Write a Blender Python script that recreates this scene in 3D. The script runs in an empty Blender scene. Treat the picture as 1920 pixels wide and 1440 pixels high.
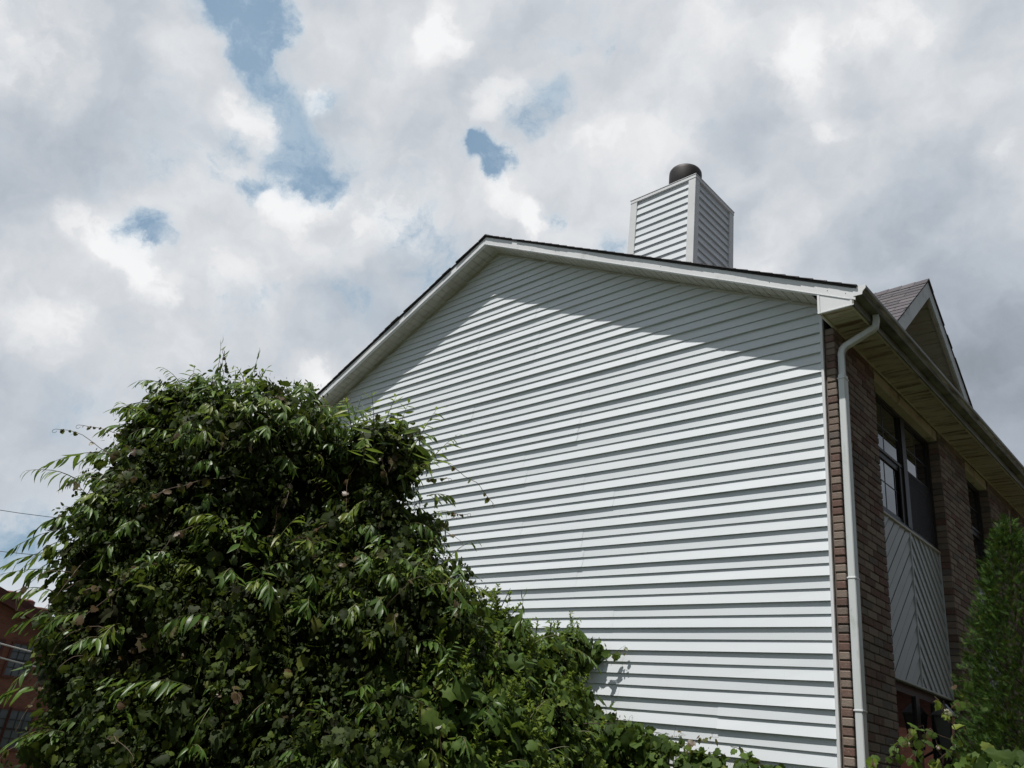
import bpy, math, random
import numpy as np
from mathutils import Vector, Matrix, noise

random.seed(7); rng = np.random.default_rng(11)
scene = bpy.context.scene
R = math.radians

# ------------------------------------------------------------------ camera
F_PX = 1515.2
CAM = Vector((2.713, -6.458, 1.602))
CM = Matrix(((0.72798, 0.20121, 0.6554), (0.67483, -0.37906, -0.63318), (0.12103, 0.90323, -0.41173)))
cam_data = bpy.data.cameras.new('camera')
cam_data.sensor_width = 36; cam_data.lens = 36 * F_PX / 1920
cam_data.clip_start = .05; cam_data.clip_end = 3000
cam = bpy.data.objects.new('camera', cam_data)
scene.collection.objects.link(cam)
m4 = CM.to_4x4(); m4.translation = CAM
cam.matrix_world = m4
scene.camera = cam

def ray(px, py):
    return (CM @ Vector((px - 960, 720 - py, -F_PX))).normalized()

def at(px, py, t):
    return CAM + ray(px, py) * t

# ------------------------------------------------------------------ world, sun, exposure
SUN_DIR = Vector((-0.032, -0.356, 0.86)).normalized()      # towards the sun
sun_el = math.asin(SUN_DIR.z)
world = bpy.data.worlds.new('World'); scene.world = world
world.use_nodes = True
wt = world.node_tree; wt.nodes.clear()

class NT:
    """small helper to write node trees as expressions"""
    def __init__(s, tree): s.t = tree
    def new(s, kind, **kw):
        n = s.t.nodes.new(kind)
        for k, v in kw.items(): setattr(n, k, v)
        return n
    def link(s, a, b): s.t.links.new(a, b)
    def setin(s, sock, v):
        if isinstance(v, bpy.types.NodeSocket): s.link(v, sock)
        elif v is not None: sock.default_value = v
    def math(s, op, a, b=None, c=None, clamp=False):
        n = s.new('ShaderNodeMath', operation=op, use_clamp=clamp)
        for i, v in enumerate((a, b, c)):
            if v is not None: s.setin(n.inputs[i], v)
        return n.outputs[0]
    def vmath(s, op, a, b=None, out=0, scale=None):
        n = s.new('ShaderNodeVectorMath', operation=op)
        s.setin(n.inputs[0], a)
        if b is not None: s.setin(n.inputs[1], b)
        if scale is not None: s.setin(n.inputs['Scale'], scale)
        return n.outputs[out]
    def noise(s, vec, scale, detail=4, rough=.55, dist=0, col=False, ntype=None, lac=2.0):
        n = s.new('ShaderNodeTexNoise')
        if vec is not None: s.link(vec, n.inputs['Vector'])
        n.inputs['Scale'].default_value = scale; n.inputs['Detail'].default_value = detail
        n.inputs['Roughness'].default_value = rough; n.inputs['Distortion'].default_value = dist
        n.inputs['Lacunarity'].default_value = lac
        return n.outputs[1 if col else 0]
    def smooth(s, v, a, b, lo=0., hi=1.):
        n = s.new('ShaderNodeMapRange', interpolation_type='SMOOTHSTEP')
        s.setin(n.inputs[0], v); n.inputs[1].default_value = a; n.inputs[2].default_value = b
        n.inputs[3].default_value = lo; n.inputs[4].default_value = hi
        return n.outputs[0]
    def mix(s, f, a, b, mode='MIX'):
        n = s.new('ShaderNodeMix', data_type='RGBA', blend_type=mode)
        s.setin(n.inputs[0], f); s.setin(n.inputs[6], a); s.setin(n.inputs[7], b)
        return n.outputs[2]
    def ramp(s, f, stops, interp='LINEAR'):
        n = s.new('ShaderNodeValToRGB'); s.link(f, n.inputs[0])
        cr = n.color_ramp; cr.interpolation = interp
        while len(cr.elements) < len(stops): cr.elements.new(.5)
        for e, (p, c) in zip(cr.elements, stops):
            e.position = p; e.color = (*c, 1) if len(c) == 3 else c
        return n.outputs[0]

w = NT(wt)
tc = w.new('ShaderNodeTexCoord')
D = w.vmath('NORMALIZE', tc.outputs['Generated'])
sky = w.new('ShaderNodeTexSky', sky_type='NISHITA')
sky.sun_disc = False; sky.sun_elevation = sun_el
sky.sun_rotation = math.atan2(SUN_DIR.x, SUN_DIR.y)
sky.air_density = 1.2; sky.dust_density = 1.5; sky.ozone_density = 1.0
# warped direction: gives the cloud borders their billows
wn = w.noise(D, 4.5, 7, .58, col=True)
warp = w.vmath('SCALE', w.vmath('SUBTRACT', wn, (.5, .5, .5)), scale=.13)
wn2 = w.noise(D, 17, 6, .6, col=True)
warp2 = w.vmath('SCALE', w.vmath('SUBTRACT', wn2, (.5, .5, .5)), scale=.05)
DW = w.vmath('ADD', w.vmath('ADD', D, warp), warp2)

def blobs(vec, items, hard=.55):
    """sum of soft round patches at fixed directions of the sky: (direction px, py, radius px, weight)"""
    acc = None
    for px, py, r, wt_ in items:
        d = ray(px, py)
        dist = w.vmath('DISTANCE', vec, tuple(d), out=1)
        a = r / F_PX
        v = w.smooth(dist, a * (1.35 if hard > .05 else 1.75), a * hard, 0, wt_)
        acc = v if acc is None else w.math('ADD', acc, v)
    return acc
GAPS = [(420, -60, 62, 1.1), (470, 15, 50, 1.15), (487, 92, 38, 1.1), (532, 150, 38, 1), (560, 205, 36, .75), (628, 160, 26, .7), (520, 60, 30, .8),
        (600, 328, 34, .9), (540, 318, 36, 1), (480, 350, 30, .8), (560, 262, 36, .55), (470, 250, 36, .4), (275, 430, 34, .9), (905, 285, 34, 1.2), (935, 322, 24, 1), (880, 266, 18, .9),
        (1015, 190, 38, .8), (1000, 262, 26, .75), (1110, 106, 16, .75), (1025, 90, 30, .6), (1150, 450, 34, .6), (1045, 395, 20, .65), (1235, 245, 16, .45), (960, 225, 30, .4),
        (380, 700, 30, .4), (30, 1040, 70, .5), (700, 560, 90, .36), (760, 420, 70, .30), (330, 290, 55, .34), (110, 790, 50, .4), (210, 350, 60, .25), (640, 250, 60, .3), (850, 480, 60, .3), (420, 560, 70, .25),
        (2400, 300, 120, .8), (-500, 500, 160, .9), (300, -600, 200, 1), (1500, -700, 220, .9), (2900, 900, 160, .9)]
gap = blobs(DW, GAPS, .0)
edge = w.noise(DW, 13, 8, .66)
gapm = w.smooth(w.math('ADD', gap, w.math('MULTIPLY', w.math('SUBTRACT', edge, .5), 2.0)), .28, .92)
gapm = w.math('MULTIPLY', gapm, w.smooth(w.noise(DW, 8, 9, .7), .50, .66, 1, .42))
halo = w.smooth(w.math('ADD', gap, w.math('MULTIPLY', w.math('SUBTRACT', edge, .5), 1.6)), .0, .9)
# brightness of the clouds
BRIGHT = [(540, 372, 52, 1), (610, 350, 44, .7), (690, 385, 70, .6), (615, 165, 24, 1), (850, 55, 50, .65), (830, 20, 40, .5), (940, 190, 60, .6), (960, 375, 56, .7), (1005, 400, 34, .7),
          (1500, 120, 70, .42), (1470, 115, 50, .42), (1545, 260, 55, .5), (1590, 80, 40, .4), (145, 415, 50, .8), (235, 480, 60, .8), (290, 545, 50, .6), (60, 60, 130, .5), (340, 90, 60, .7), (470, 190, 56, .7), (520, 250, 40, .4),
          (610, 690, 60, .7), (80, 640, 80, .4), (130, 560, 60, .4), (800, 300, 130, .35), (1120, 260, 100, .35), (420, 480, 170, .35), (1700, 30, 130, .35), (1430, 530, 60, .4), (1880, 300, 50, .5), (700, 60, 90, .3), (1180, 330, 90, .3), (1330, 40, 80, .3)]
DARK = [(1800, 560, 190, .9), (1780, 380, 120, .4), (1680, 650, 120, .5), (1400, 220, 100, .55), (1340, 400, 120, .35), (90, 250, 130, .3), (250, 210, 80, .3), (560, 560, 110, .3), (60, 800, 120, .35), (1900, 760, 160, .55),
        (1000, 30, 60, .3), (700, 120, 60, .2), (1100, 60, 70, .25), (60, 940, 120, .2), (420, 640, 90, .3), (1600, 450, 80, .2), (2300, 1100, 500, .9), (780, 560, 110, .25)]
br = blobs(DW, BRIGHT, .1); dk = blobs(DW, DARK, .06)
puff = w.noise(DW, 3.6, 7, .47)
puff2 = w.noise(w.vmath('ADD', DW, tuple(Vector(SUN_DIR) * .03)), 3.6, 7, .47)
relief = w.math('MULTIPLY', w.math('SUBTRACT', puff, puff2), .9)
bn = w.noise(DW, 15, 7, .55)
crisp = w.smooth(w.math('ADD', br, w.math('MULTIPLY', w.math('SUBTRACT', bn, .5), 2.4)), .30, .62)
lum = w.math('ADD', .70, w.math('MULTIPLY', br, .18))
lum = w.math('ADD', lum, w.math('MULTIPLY', crisp, w.math('MULTIPLY', br, .12)))
lum = w.math('SUBTRACT', lum, w.math('MULTIPLY', dk, .19))
lum = w.math('ADD', lum, relief)
lum = w.math('ADD', lum, w.math('MULTIPLY', w.math('SUBTRACT', bn, .5), .17))
lum = w.math('ADD', lum, w.math('MULTIPLY', w.math('SUBTRACT', puff, .5), .22))
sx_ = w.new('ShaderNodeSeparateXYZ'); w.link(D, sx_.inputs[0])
lum = w.math('SUBTRACT', lum, w.smooth(sx_.outputs[0], .0, .6, 0, .42))      # unseen sky dimmed on the street side to darken the brick front
lum = w.math('SUBTRACT', lum, w.smooth(sx_.outputs[1], .1, -.6, 0, .20))  # unseen sky behind the camera dimmed to deepen shade on the siding
lum = w.math('MINIMUM', w.math('MAXIMUM', lum, .17), .93)
cloudcol = w.mix(w.smooth(lum, .42, .92), (.77, .87, 1.0, 1), (.985, .99, 1.0, 1))
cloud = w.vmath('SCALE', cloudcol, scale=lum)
bluecol = w.mix(.72, w.vmath('SCALE', sky.outputs[0], scale=.085), (.25, .385, .535, 1))
bluecol = w.mix(w.smooth(w.noise(D, 3, 6, .6), .35, .65, 0, .3), bluecol, (.36, .50, .63, 1))
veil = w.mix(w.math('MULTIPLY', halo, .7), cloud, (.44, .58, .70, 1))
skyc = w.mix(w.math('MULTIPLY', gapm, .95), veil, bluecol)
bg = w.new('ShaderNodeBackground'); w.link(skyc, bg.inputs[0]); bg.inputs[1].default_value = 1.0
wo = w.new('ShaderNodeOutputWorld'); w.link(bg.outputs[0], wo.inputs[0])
world.cycles.sampling_method = 'MANUAL'; world.cycles.sample_map_resolution = 512

sun_l = bpy.data.lights.new('sun', 'SUN'); sun_l.energy = 4.6; sun_l.angle = R(.55); sun_l.color = (1, .95, .91)
sun = bpy.data.objects.new('sun', sun_l); scene.collection.objects.link(sun)
sun.rotation_euler = SUN_DIR.to_track_quat('Z', 'Y').to_euler(); sun.location = (0, -10, 30)
vs = scene.view_settings
vs.view_transform = 'Standard'; vs.look = 'None'; vs.gamma = 1; vs.use_curve_mapping = False; vs.exposure = 0
scene.cycles.max_bounces = 6; scene.cycles.diffuse_bounces = 4; scene.cycles.transparent_max_bounces = 8

# ------------------------------------------------------------------ object helpers
col = scene.collection
def link_mesh(name, verts, faces, mat=None, parent=None, mats=None, midx=None, smooth=False):
    me = bpy.data.meshes.new(name)
    me.from_pydata([tuple(v) for v in verts], [], faces)
    for mm in (mats or ([mat] if mat else [])): me.materials.append(mm)
    if midx is not None: me.polygons.foreach_set('material_index', midx)
    if smooth: me.polygons.foreach_set('use_smooth', [True] * len(me.polygons))
    me.update()
    o = bpy.data.objects.new(name, me); col.objects.link(o)
    if parent: o.parent = parent; o.matrix_parent_inverse = parent_inv(parent)
    return o
def parent_inv(p):                                          # parts are modelled in world metres
    return Matrix.Translation(p.location).inverted() if p.type == 'EMPTY' else Matrix.Identity(4)
def tag(o, label=None, cat=None, group=None, kind=None):
    if label: o['label'] = label
    if cat: o['category'] = cat
    if group: o['group'] = group
    if kind: o['kind'] = kind
    return o
def empty(name, loc, parent=None):
    o = bpy.data.objects.new(name, None); col.objects.link(o); o.location = loc; o.empty_display_size = .2
    if parent: o.parent = parent; o.matrix_parent_inverse = parent_inv(parent)
    return o

class MB:
    """collects shapes, then links them as one mesh object"""
    def __init__(s): s.v = []; s.f = []; s.m = []; s.cur = 0
    def add(s, vs_, fs):
        b = len(s.v); s.v += [tuple(v) for v in vs_]; s.f += [tuple(i + b for i in f) for f in fs]; s.m += [s.cur] * len(fs); return s
    def box(s, x0, x1, y0, y1, z0, z1, bev=0):
        if bev <= 0:
            return s.add([(x, y, z) for z in (z0, z1) for y in (y0, y1) for x in (x0, x1)],
                         [(0, 2, 3, 1), (4, 5, 7, 6), (0, 1, 5, 4), (2, 6, 7, 3), (0, 4, 6, 2), (1, 3, 7, 5)])
        b = min(bev, (x1 - x0) / 2.2, (y1 - y0) / 2.2, (z1 - z0) / 2.2)
        V = []
        for ax in range(3):                                  # three inset face sets
            for sx in (0, 1):
                for sy in (0, 1):
                    for sz in (0, 1):
                        p = [x1 if sx else x0, y1 if sy else y0, z1 if sz else z0]
                        q = [(-b if sx else b), (-b if sy else b), (-b if sz else b)]
                        for k in range(3):
                            if k != ax: p[k] += q[k]
                        V.append(tuple(p))
        I = lambda ax, a, b_, c: ax * 8 + a * 4 + b_ * 2 + c
        F = []
        F += [(I(0, 0, 0, 0), I(0, 0, 0, 1), I(0, 0, 1, 1), I(0, 0, 1, 0)), (I(0, 1, 0, 0), I(0, 1, 1, 0), I(0, 1, 1, 1), I(0, 1, 0, 1))]
        F += [(I(1, 0, 0, 0), I(1, 1, 0, 0), I(1, 1, 0, 1), I(1, 0, 0, 1)), (I(1, 0, 1, 0), I(1, 0, 1, 1), I(1, 1, 1, 1), I(1, 1, 1, 0))]
        F += [(I(2, 0, 0, 0), I(2, 0, 1, 0), I(2, 1, 1, 0), I(2, 1, 0, 0)), (I(2, 0, 0, 1), I(2, 1, 0, 1), I(2, 1, 1, 1), I(2, 0, 1, 1))]
        for a in (0, 1):
            for b2 in (0, 1):
                F.append((I(0, a, b2, 0), I(0, a, b2, 1), I(1, a, b2, 1), I(1, a, b2, 0)))
                F.append((I(0, a, 0, b2), I(0, a, 1, b2), I(2, a, 1, b2), I(2, a, 0, b2)))
                F.append((I(1, 0, a, b2), I(1, 1, a, b2), I(2, 1, a, b2), I(2, 0, a, b2)))
        for a in (0, 1):
            for b2 in (0, 1):
                for c in (0, 1): F.append((I(0, a, b2, c), I(1, a, b2, c), I(2, a, b2, c)))
        return s.add(V, F)
    def prism(s, poly, axis, a, b):
        """2D polygon extruded along an axis; poly in the two other axes in order"""
        n = len(poly)
        def mk(p, t):
            if axis == 'x': return (t, p[0], p[1])
            if axis == 'y': return (p[0], t, p[1])
            return (p[0], p[1], t)
        return s.add([mk(p, a) for p in poly] + [mk(p, b) for p in poly],
                     [tuple(range(n))[::-1], tuple(range(n, 2 * n))] + [(i, (i + 1) % n, n + (i + 1) % n, n + i) for i in range(n)])
    def tube(s, pts, rad, k=6, cap=True, flat=1.0):
        pts = [Vector(p) for p in pts]; rings = []; b = len(s.v)
        rad = rad if isinstance(rad, (list, tuple)) else [rad] * len(pts)
        prev = None
        for i, p in enumerate(pts):
            d = (pts[min(i + 1, len(pts) - 1)] - pts[max(i - 1, 0)]).normalized()
            if prev is None:
                u = d.orthogonal().normalized()
            else:
                u = (prev - d * prev.dot(d)).normalized()
            prev = u; v = d.cross(u)
            rings.append([p + (u * math.cos(2 * math.pi * j / k) + v * math.sin(2 * math.pi * j / k) * flat) * rad[i] for j in range(k)])
        V = [q for r_ in rings for q in r_]; F = []
        for i in range(len(pts) - 1):
            for j in range(k):
                F.append((i * k + j, i * k + (j + 1) % k, (i + 1) * k + (j + 1) % k, (i + 1) * k + j))
        if cap: F.append(tuple(range(k))[::-1]); F.append(tuple((len(pts) - 1) * k + j for j in range(k)))
        return s.add(V, F)
    def build(s, name, mat, parent=None, smooth=False, label=None, stuff=False):
        mats = mat if isinstance(mat, list) else [mat]
        o = link_mesh(name, s.v, s.f, parent=parent, mats=mats, midx=s.m if len(mats) > 1 else None, smooth=smooth)
        if label: o['label'] = label
        return o

# ------------------------------------------------------------------ materials
def material(name):
    m = bpy.data.materials.new(name); m.use_nodes = True
    t = m.node_tree; n = NT(t)
    bs = t.nodes['Principled BSDF']
    return m, n, bs
def bump(n, bs, h, strength=.3, dist=.01):
    b = n.new('ShaderNodeBump'); b.inputs['Strength'].default_value = strength; b.inputs['Distance'].default_value = dist
    n.link(h, b.inputs['Height']); n.link(b.outputs[0], bs.inputs['Normal'])
def objco(n): return n.new('ShaderNodeTexCoord').outputs['Object']
def island(n): return n.new('ShaderNodeNewGeometry').outputs['Random Per Island']
def stretch(n, v, s):
    m = n.new('ShaderNodeMapping'); m.inputs['Scale'].default_value = s; n.link(v, m.inputs[0]); return m.outputs[0]

def painted(name, c1, c2, rough=.45, dirt=None, dirt_amt=.0, scale=3, st=(1, 1, 1), bumpy=.05, isl=.0):
    m, n, bs = material(name); co = objco(n)
    f = n.noise(stretch(n, co, st), scale, 5, .6)
    c = n.mix(n.smooth(f, .35, .65), (*c1, 1), (*c2, 1))
    if isl: c = n.mix(n.math('MULTIPLY', island(n), isl), c, (.5, .52, .54, 1))
    if dirt:
        g = n.noise(stretch(n, co, st), scale * 2.3, 7, .7)
        c = n.mix(n.smooth(g, .62 - dirt_amt * .4, .80 - dirt_amt * .3, 0, min(1, .55 + dirt_amt)), c, (*dirt, 1))
    n.link(c, bs.inputs['Base Color']); bs.inputs['Roughness'].default_value = rough
    bump(n, bs, n.noise(co, 60, 3, .6), bumpy, .004)
    return m
M = {}
# vinyl siding: faint embossed grain along the boards, light grime
def siding_mat(name, base, grime):
    m, n, bs = material(name); co = objco(n)
    grain = n.noise(stretch(n, co, (1.2, 6, 60)), 9, 5, .65)
    blot = n.noise(stretch(n, co, (.5, 1, 1.6)), 1.7, 5, .6)
    c = n.mix(n.smooth(blot, .3, .75, 0, .8), (*base, 1), (*grime, 1))
    streak = n.noise(stretch(n, co, (14, 1, .7)), 2.2, 5, .7)
    c = n.mix(n.smooth(streak, .60, .82, 0, .22), c, (.36, .37, .33, 1))
    n.link(c, bs.inputs['Base Color']); bs.inputs['Roughness'].default_value = .42
    bs.inputs['Specular IOR Level'].default_value = .4
    bump(n, bs, grain, .16, .003)
    return m
M['siding'] = siding_mat('vinyl_siding', (.69, .735, .755), (.64, .685, .705))
M['siding_shade'] = siding_mat('vinyl_siding_shade', (.46, .50, .51), (.42, .45, .455))  # white vinyl with the shade of the bay put into its colour
M['trim'] = painted('white_trim', (.74, .76, .77), (.68, .70, .70), .4, (.42, .42, .36), .12, 2.5)
M['fascia'] = painted('white_aluminium', (.78, .80, .81), (.72, .74, .75), .38, (.45, .45, .40), .10, 2)
M['alu_end'] = painted('white_aluminium_clean', (.78, .80, .82), (.74, .76, .77), .35)
M['gutter'] = painted('mildewed_gutter', (.25, .255, .20), (.12, .125, .085), .5, (.045, .045, .028), .35, 3, (1, .7, 5), .1)
M['downspout'] = painted('downspout_white', (.66, .70, .70), (.60, .64, .63), .4, (.30, .33, .27), .24, 2.5, (1, 1, .35))
M['dormer_fascia'] = painted('weathered_fascia', (.64, .68, .68), (.54, .58, .58), .5, (.26, .27, .23), .3, 3)
M['header'] = painted('header_trim', (.56, .53, .38), (.46, .43, .28), .55, (.15, .12, .07), .3, 2.5)
M['frame'] = painted('dark_bronze_frame', (.018, .016, .014), (.028, .025, .022), .45)
M['grid'] = painted('grid_bar', (.035, .038, .042), (.03, .032, .036), .5)
M['panel_trim'] = painted('panel_trim', (.50, .48, .43), (.42, .41, .36), .45, (.25, .24, .2), .2, 3)
M['black'] = painted('black_paint', (.012, .012, .012), (.02, .02, .02), .4)
M['cap'] = painted('chimney_cap_black', (.010, .008, .008), (.020, .015, .013), .6, (.09, .06, .045), .15, 8)
M['wire'] = painted('wire', (.07, .07, .07), (.05, .05, .05), .6)
M['service'] = painted('service_cable', (.55, .52, .48), (.45, .42, .4), .6)

def soffit_mat(name, c1, c2, c3, amt, flip=False):
    m, n, bs = material(name); co = objco(n)
    st = (1, 9, 1) if not flip else (9, 1, 1)
    a = n.noise(co, 1.4, 6, .62); b = n.noise(stretch(n, co, st), 1.6, 6, .7)
    c = n.mix(n.smooth(a, .35, .65), (*c1, 1), (*c2, 1))
    c = n.mix(n.smooth(b, .47, .64, 0, amt), c, (*c3, 1))
    n.link(c, bs.inputs['Base Color']); bs.inputs['Roughness'].default_value = .5
    return m
M['soffit_rake'] = soffit_mat('rake_soffit', (.58, .57, .50), (.50, .49, .42), (.30, .29, .22), .6)
M['soffit_eave'] = soffit_mat('stained_eave_soffit', (.50, .48, .34), (.42, .37, .24), (.13, .075, .03), .9)
M['soffit_dormer'] = soffit_mat('dormer_soffit', (.55, .53, .45), (.47, .44, .36), (.22, .14, .07), .5)

def brick_mat(name, stops, mortarish=False):
    m, n, bs = material(name); co = objco(n); r = island(n)
    c = n.ramp(r, stops, 'CONSTANT')
    g = n.noise(co, 38, 7, .7)
    c = n.mix(n.smooth(g, .52, .70, 0, .6), c, (.30, .25, .205, 1))
    c = n.mix(n.smooth(n.noise(co, .8, 4, .6), .4, .7, 0, .4), c, (.085, .06, .05, 1))
    g2 = n.noise(co, 120, 5, .7)
    c = n.mix(n.smooth(g2, .56, .72, 0, .5), c, (.10, .06, .045, 1))
    n.link(c, bs.inputs['Base Color']); bs.inputs['Roughness'].default_value = .9
    bump(n, bs, n.noise(co, 55, 8, .7), .8, .006)
    return m
M['brick'] = brick_mat('tumbled_brick', [(0, (.225, .175, .140)), (.24, (.155, .088, .070)), (.36, (.20, .162, .132)), (.54, (.125, .076, .062)), (.62, (.26, .21, .17)), (.78, (.17, .108, .085)), (.88, (.145, .125, .108))])
M['mortar'] = painted('mortar', (.17, .14, .115), (.11, .09, .075), .95, bumpy=.6)
def far_brick(name, c1, c2, mo):
    m, n, bs = material(name); co = objco(n)
    b = n.new('ShaderNodeTexBrick')
    mp = n.new('ShaderNodeMapping'); n.link(co, mp.inputs[0]); mp.inputs['Rotation'].default_value = (R(90), 0, 0)
    sw = n.new('ShaderNodeSeparateXYZ'); n.link(co, sw.inputs[0])
    cb = n.new('ShaderNodeCombineXYZ'); n.link(n.math('ADD', sw.outputs[0], sw.outputs[1]), cb.inputs[0]); n.link(sw.outputs[2], cb.inputs[1])
    n.link(cb.outputs[0], b.inputs['Vector'])
    b.inputs['Scale'].default_value = 1; b.inputs['Brick Width'].default_value = .21; b.inputs['Row Height'].default_value = .075
    b.inputs['Mortar Size'].default_value = .009; b.inputs['Color1'].default_value = (*c1, 1); b.inputs['Color2'].default_value = (*c2, 1); b.inputs['Mortar'].default_value = (*mo, 1)
    c = n.mix(n.smooth(n.noise(co, .9, 6, .65), .4, .75, 0, .4), b.outputs[0], (.10, .035, .025, 1))
    n.link(c, bs.inputs['Base Color']); bs.inputs['Roughness'].default_value = .9
    return m
M['red_brick'] = far_brick('red_brick_wall', (.29, .100, .066), (.21, .074, .050), (.19, .12, .09))
M['red_trim'] = painted('brown_red_trim', (.13, .035, .025), (.10, .03, .02), .6)

def shingle_mat(name, stops):
    m, n, bs = material(name); co = objco(n); r = island(n)
    c = n.ramp(r, stops)
    c = n.mix(n.smooth(n.noise(co, 260, 3, .7), .4, .62, 0, .6), c, (.045, .04, .045, 1))
    c = n.mix(n.smooth(n.noise(co, 2.2, 5, .6), .45, .75, 0, .4), c, (.07, .06, .062, 1))
    n.link(c, bs.inputs['Base Color']); bs.inputs['Roughness'].default_value = .92
    bump(n, bs, n.noise(co, 300, 3, .7), .5, .004)
    return m
M['shingle'] = shingle_mat('asphalt_shingles', [(0, (.078, .073, .080)), (.5, (.110, .103, .112)), (1, (.15, .142, .15))])

def glass_mat(name, base, ior=2.0, rough=.015):
    m, n, bs = material(name); co = objco(n)
    bs.inputs['Base Color'].default_value = (*base, 1); bs.inputs['Roughness'].default_value = rough
    bs.inputs['IOR'].default_value = ior
    bump(n, bs, n.noise(co, 1.3, 2, .5), .02, .01)
    return m
M['glass'] = glass_mat('window_glass', (.012, .014, .016), 2.35)
M['glass_door'] = glass_mat('door_glass', (.010, .009, .009), 2.0)
m, n, bs = material('insect_screen')
bs.inputs['Base Color'].default_value = (.022, .023, .028, 1); bs.inputs['Roughness'].default_value = .75
tr = n.new('ShaderNodeBsdfTransparent'); mx = n.new('ShaderNodeMixShader'); mx.inputs[0].default_value = .72
n.link(tr.outputs[0], mx.inputs[1]); n.link(bs.outputs[0], mx.inputs[2]); n.link(mx.outputs[0], n.t.nodes['Material Output'].inputs[0])
M['screen'] = m
m, n, bs = material('lantern_glass')
bs.inputs['Base Color'].default_value = (.12, .13, .12, 1); bs.inputs['Roughness'].default_value = .12
M['lantern_glass'] = m

def leaf_mat(name, stops, trans=.35, rough=.42, spec=.45, tcol=(.30, .42, .06), veins=True):
    m, n, bs = material(name); co = objco(n)
    c = n.ramp(island(n), stops)
    c = n.mix(n.smooth(n.noise(co, 45, 4, .6), .45, .75, 0, .35), c, (.03, .05, .014, 1))
    n.link(c, bs.inputs['Base Color']); bs.inputs['Roughness'].default_value = rough
    bs.inputs['Specular IOR Level'].default_value = spec
    tl = n.new('ShaderNodeBsdfTranslucent')
    n.link(n.mix(.55, c, (*tcol, 1)), tl.inputs[0])
    mx = n.new('ShaderNodeMixShader'); mx.inputs[0].default_value = trans
    n.link(bs.outputs[0], mx.inputs[1]); n.link(tl.outputs[0], mx.inputs[2])
    n.link(mx.outputs[0], n.t.nodes['Material Output'].inputs[0])
    bump(n, bs, n.noise(co, 120, 3, .6), .2, .003)
    return m
M['grape'] = leaf_mat('grape_leaf', [(0, (.026, .048, .009)), (.4, (.044, .080, .014)), (.78, (.068, .118, .020)), (.95, (.10, .15, .028)), (1, (.12, .14, .03))], .22, .62, .15)
M['grape_dark'] = leaf_mat('shaded_vine_leaf', [(0, (.013, .021, .004)), (.4, (.024, .037, .007)), (.8, (.038, .058, .010)), (.95, (.08, .115, .018)), (1, (.11, .12, .026))], .16, .62, .15)  # grape leaf darkened in colour for the shaded side of the tree
M['small_dark'] = leaf_mat('shaded_small_leaf', [(0, (.012, .022, .006)), (.6, (.026, .042, .010)), (1, (.065, .085, .02))], .16, .62, .15)  # small leaf with the same shade put into its colour
M['bush_small'] = leaf_mat('bush_small_leaf', [(0, (.036, .070, .012)), (.5, (.088, .145, .022)), (1, (.18, .225, .038))], .26, .6, .2)
M['peach'] = leaf_mat('long_leaf', [(0, (.042, .088, .014)), (.5, (.070, .140, .020)), (1, (.115, .195, .030))], .30, .40, .4)
M['lime'] = leaf_mat('young_leaf', [(0, (.08, .14, .02)), (.6, (.16, .235, .030)), (1, (.22, .25, .045))], .36)
M['small'] = leaf_mat('small_leaf', [(0, (.020, .036, .010)), (.5, (.040, .060, .015)), (1, (.085, .095, .026))], .2, .6, .2)
M['rust'] = leaf_mat('reddish_leaf', [(0, (.07, .035, .016)), (.4, (.10, .06, .022)), (1, (.09, .11, .028))], .3)
M['core_shade'] = leaf_mat('dark_core_leaf', [(0, (.012, .012, .006)), (.6, (.022, .024, .009)), (1, (.045, .034, .017))], .05, .8, .1, (.03, .03, .01))  # near-black colour stands in for deep shade inside the foliage
M['arbor'] = leaf_mat('scale_foliage', [(0, (.013, .034, .007)), (.5, (.028, .070, .011)), (.88, (.060, .125, .018)), (.97, (.10, .17, .028)), (1, (.15, .10, .045))], .10, .6, .15)
M['stem'] = painted('brown_stem', (.10, .065, .038), (.055, .038, .024), .8, scale=20)
M['green_stem'] = painted('green_stem', (.11, .14, .045), (.14, .11, .05), .6, scale=20)
M['bark'] = painted('bark', (.075, .055, .04), (.035, .027, .02), .95, scale=14, st=(1, 1, .2), bumpy=.8)

# ------------------------------------------------------------------ ground
def ground_h(x, y):
    t = min(1, max(0, (-x - 9) / 14)); t = t * t * (3 - 2 * t)
    return -7.0 * t
gx = [-400, -120, -60, -40, -30, -26, -23, -21, -19, -17, -15, -13, -11, -9, -6, -3, 0, 3, 6, 10, 20, 60, 400]
gy = [-400, -60, -20, -10, -6, -3, 0, 3, 10, 20, 60, 400]
gv = [(x, y, ground_h(x, y)) for y in gy for x in gx]
gf = [(j * len(gx) + i, j * len(gx) + i + 1, (j + 1) * len(gx) + i + 1, (j + 1) * len(gx) + i) for j in range(len(gy) - 1) for i in range(len(gx) - 1)]
m, n, bs = material('lawn'); co = objco(n)
n.link(n.mix(n.noise(co, 1.3, 8, .7), (.022, .03, .012, 1), (.055, .06, .03, 1)), bs.inputs['Base Color']); bs.inputs['Roughness'].default_value = .95
tag(link_mesh('ground', gv, gf, m), kind='structure')

# ------------------------------------------------------------------ the house
Z0 = 5.54                                 # top siding line at the corner
SL = .4935                                # roof pitch
XA = -4.57                                # ridge
XL = 2 * XA                               # left corner
PITCH = .1016
YEND = 19.0
house = empty('house', (XA, 9, 0))
tag(house, 'two-storey house with white vinyl-sided gable end and brown brick front', 'house')
def z_wall(x): return Z0 + 2.438 - SL * abs(x - XA)
def z_fb(x): return Z0 + 2.433 - SL * abs(x - XA)       # fascia bottom
def z_ft(x): return Z0 + 2.563 - SL * abs(x - XA)       # fascia top

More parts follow.
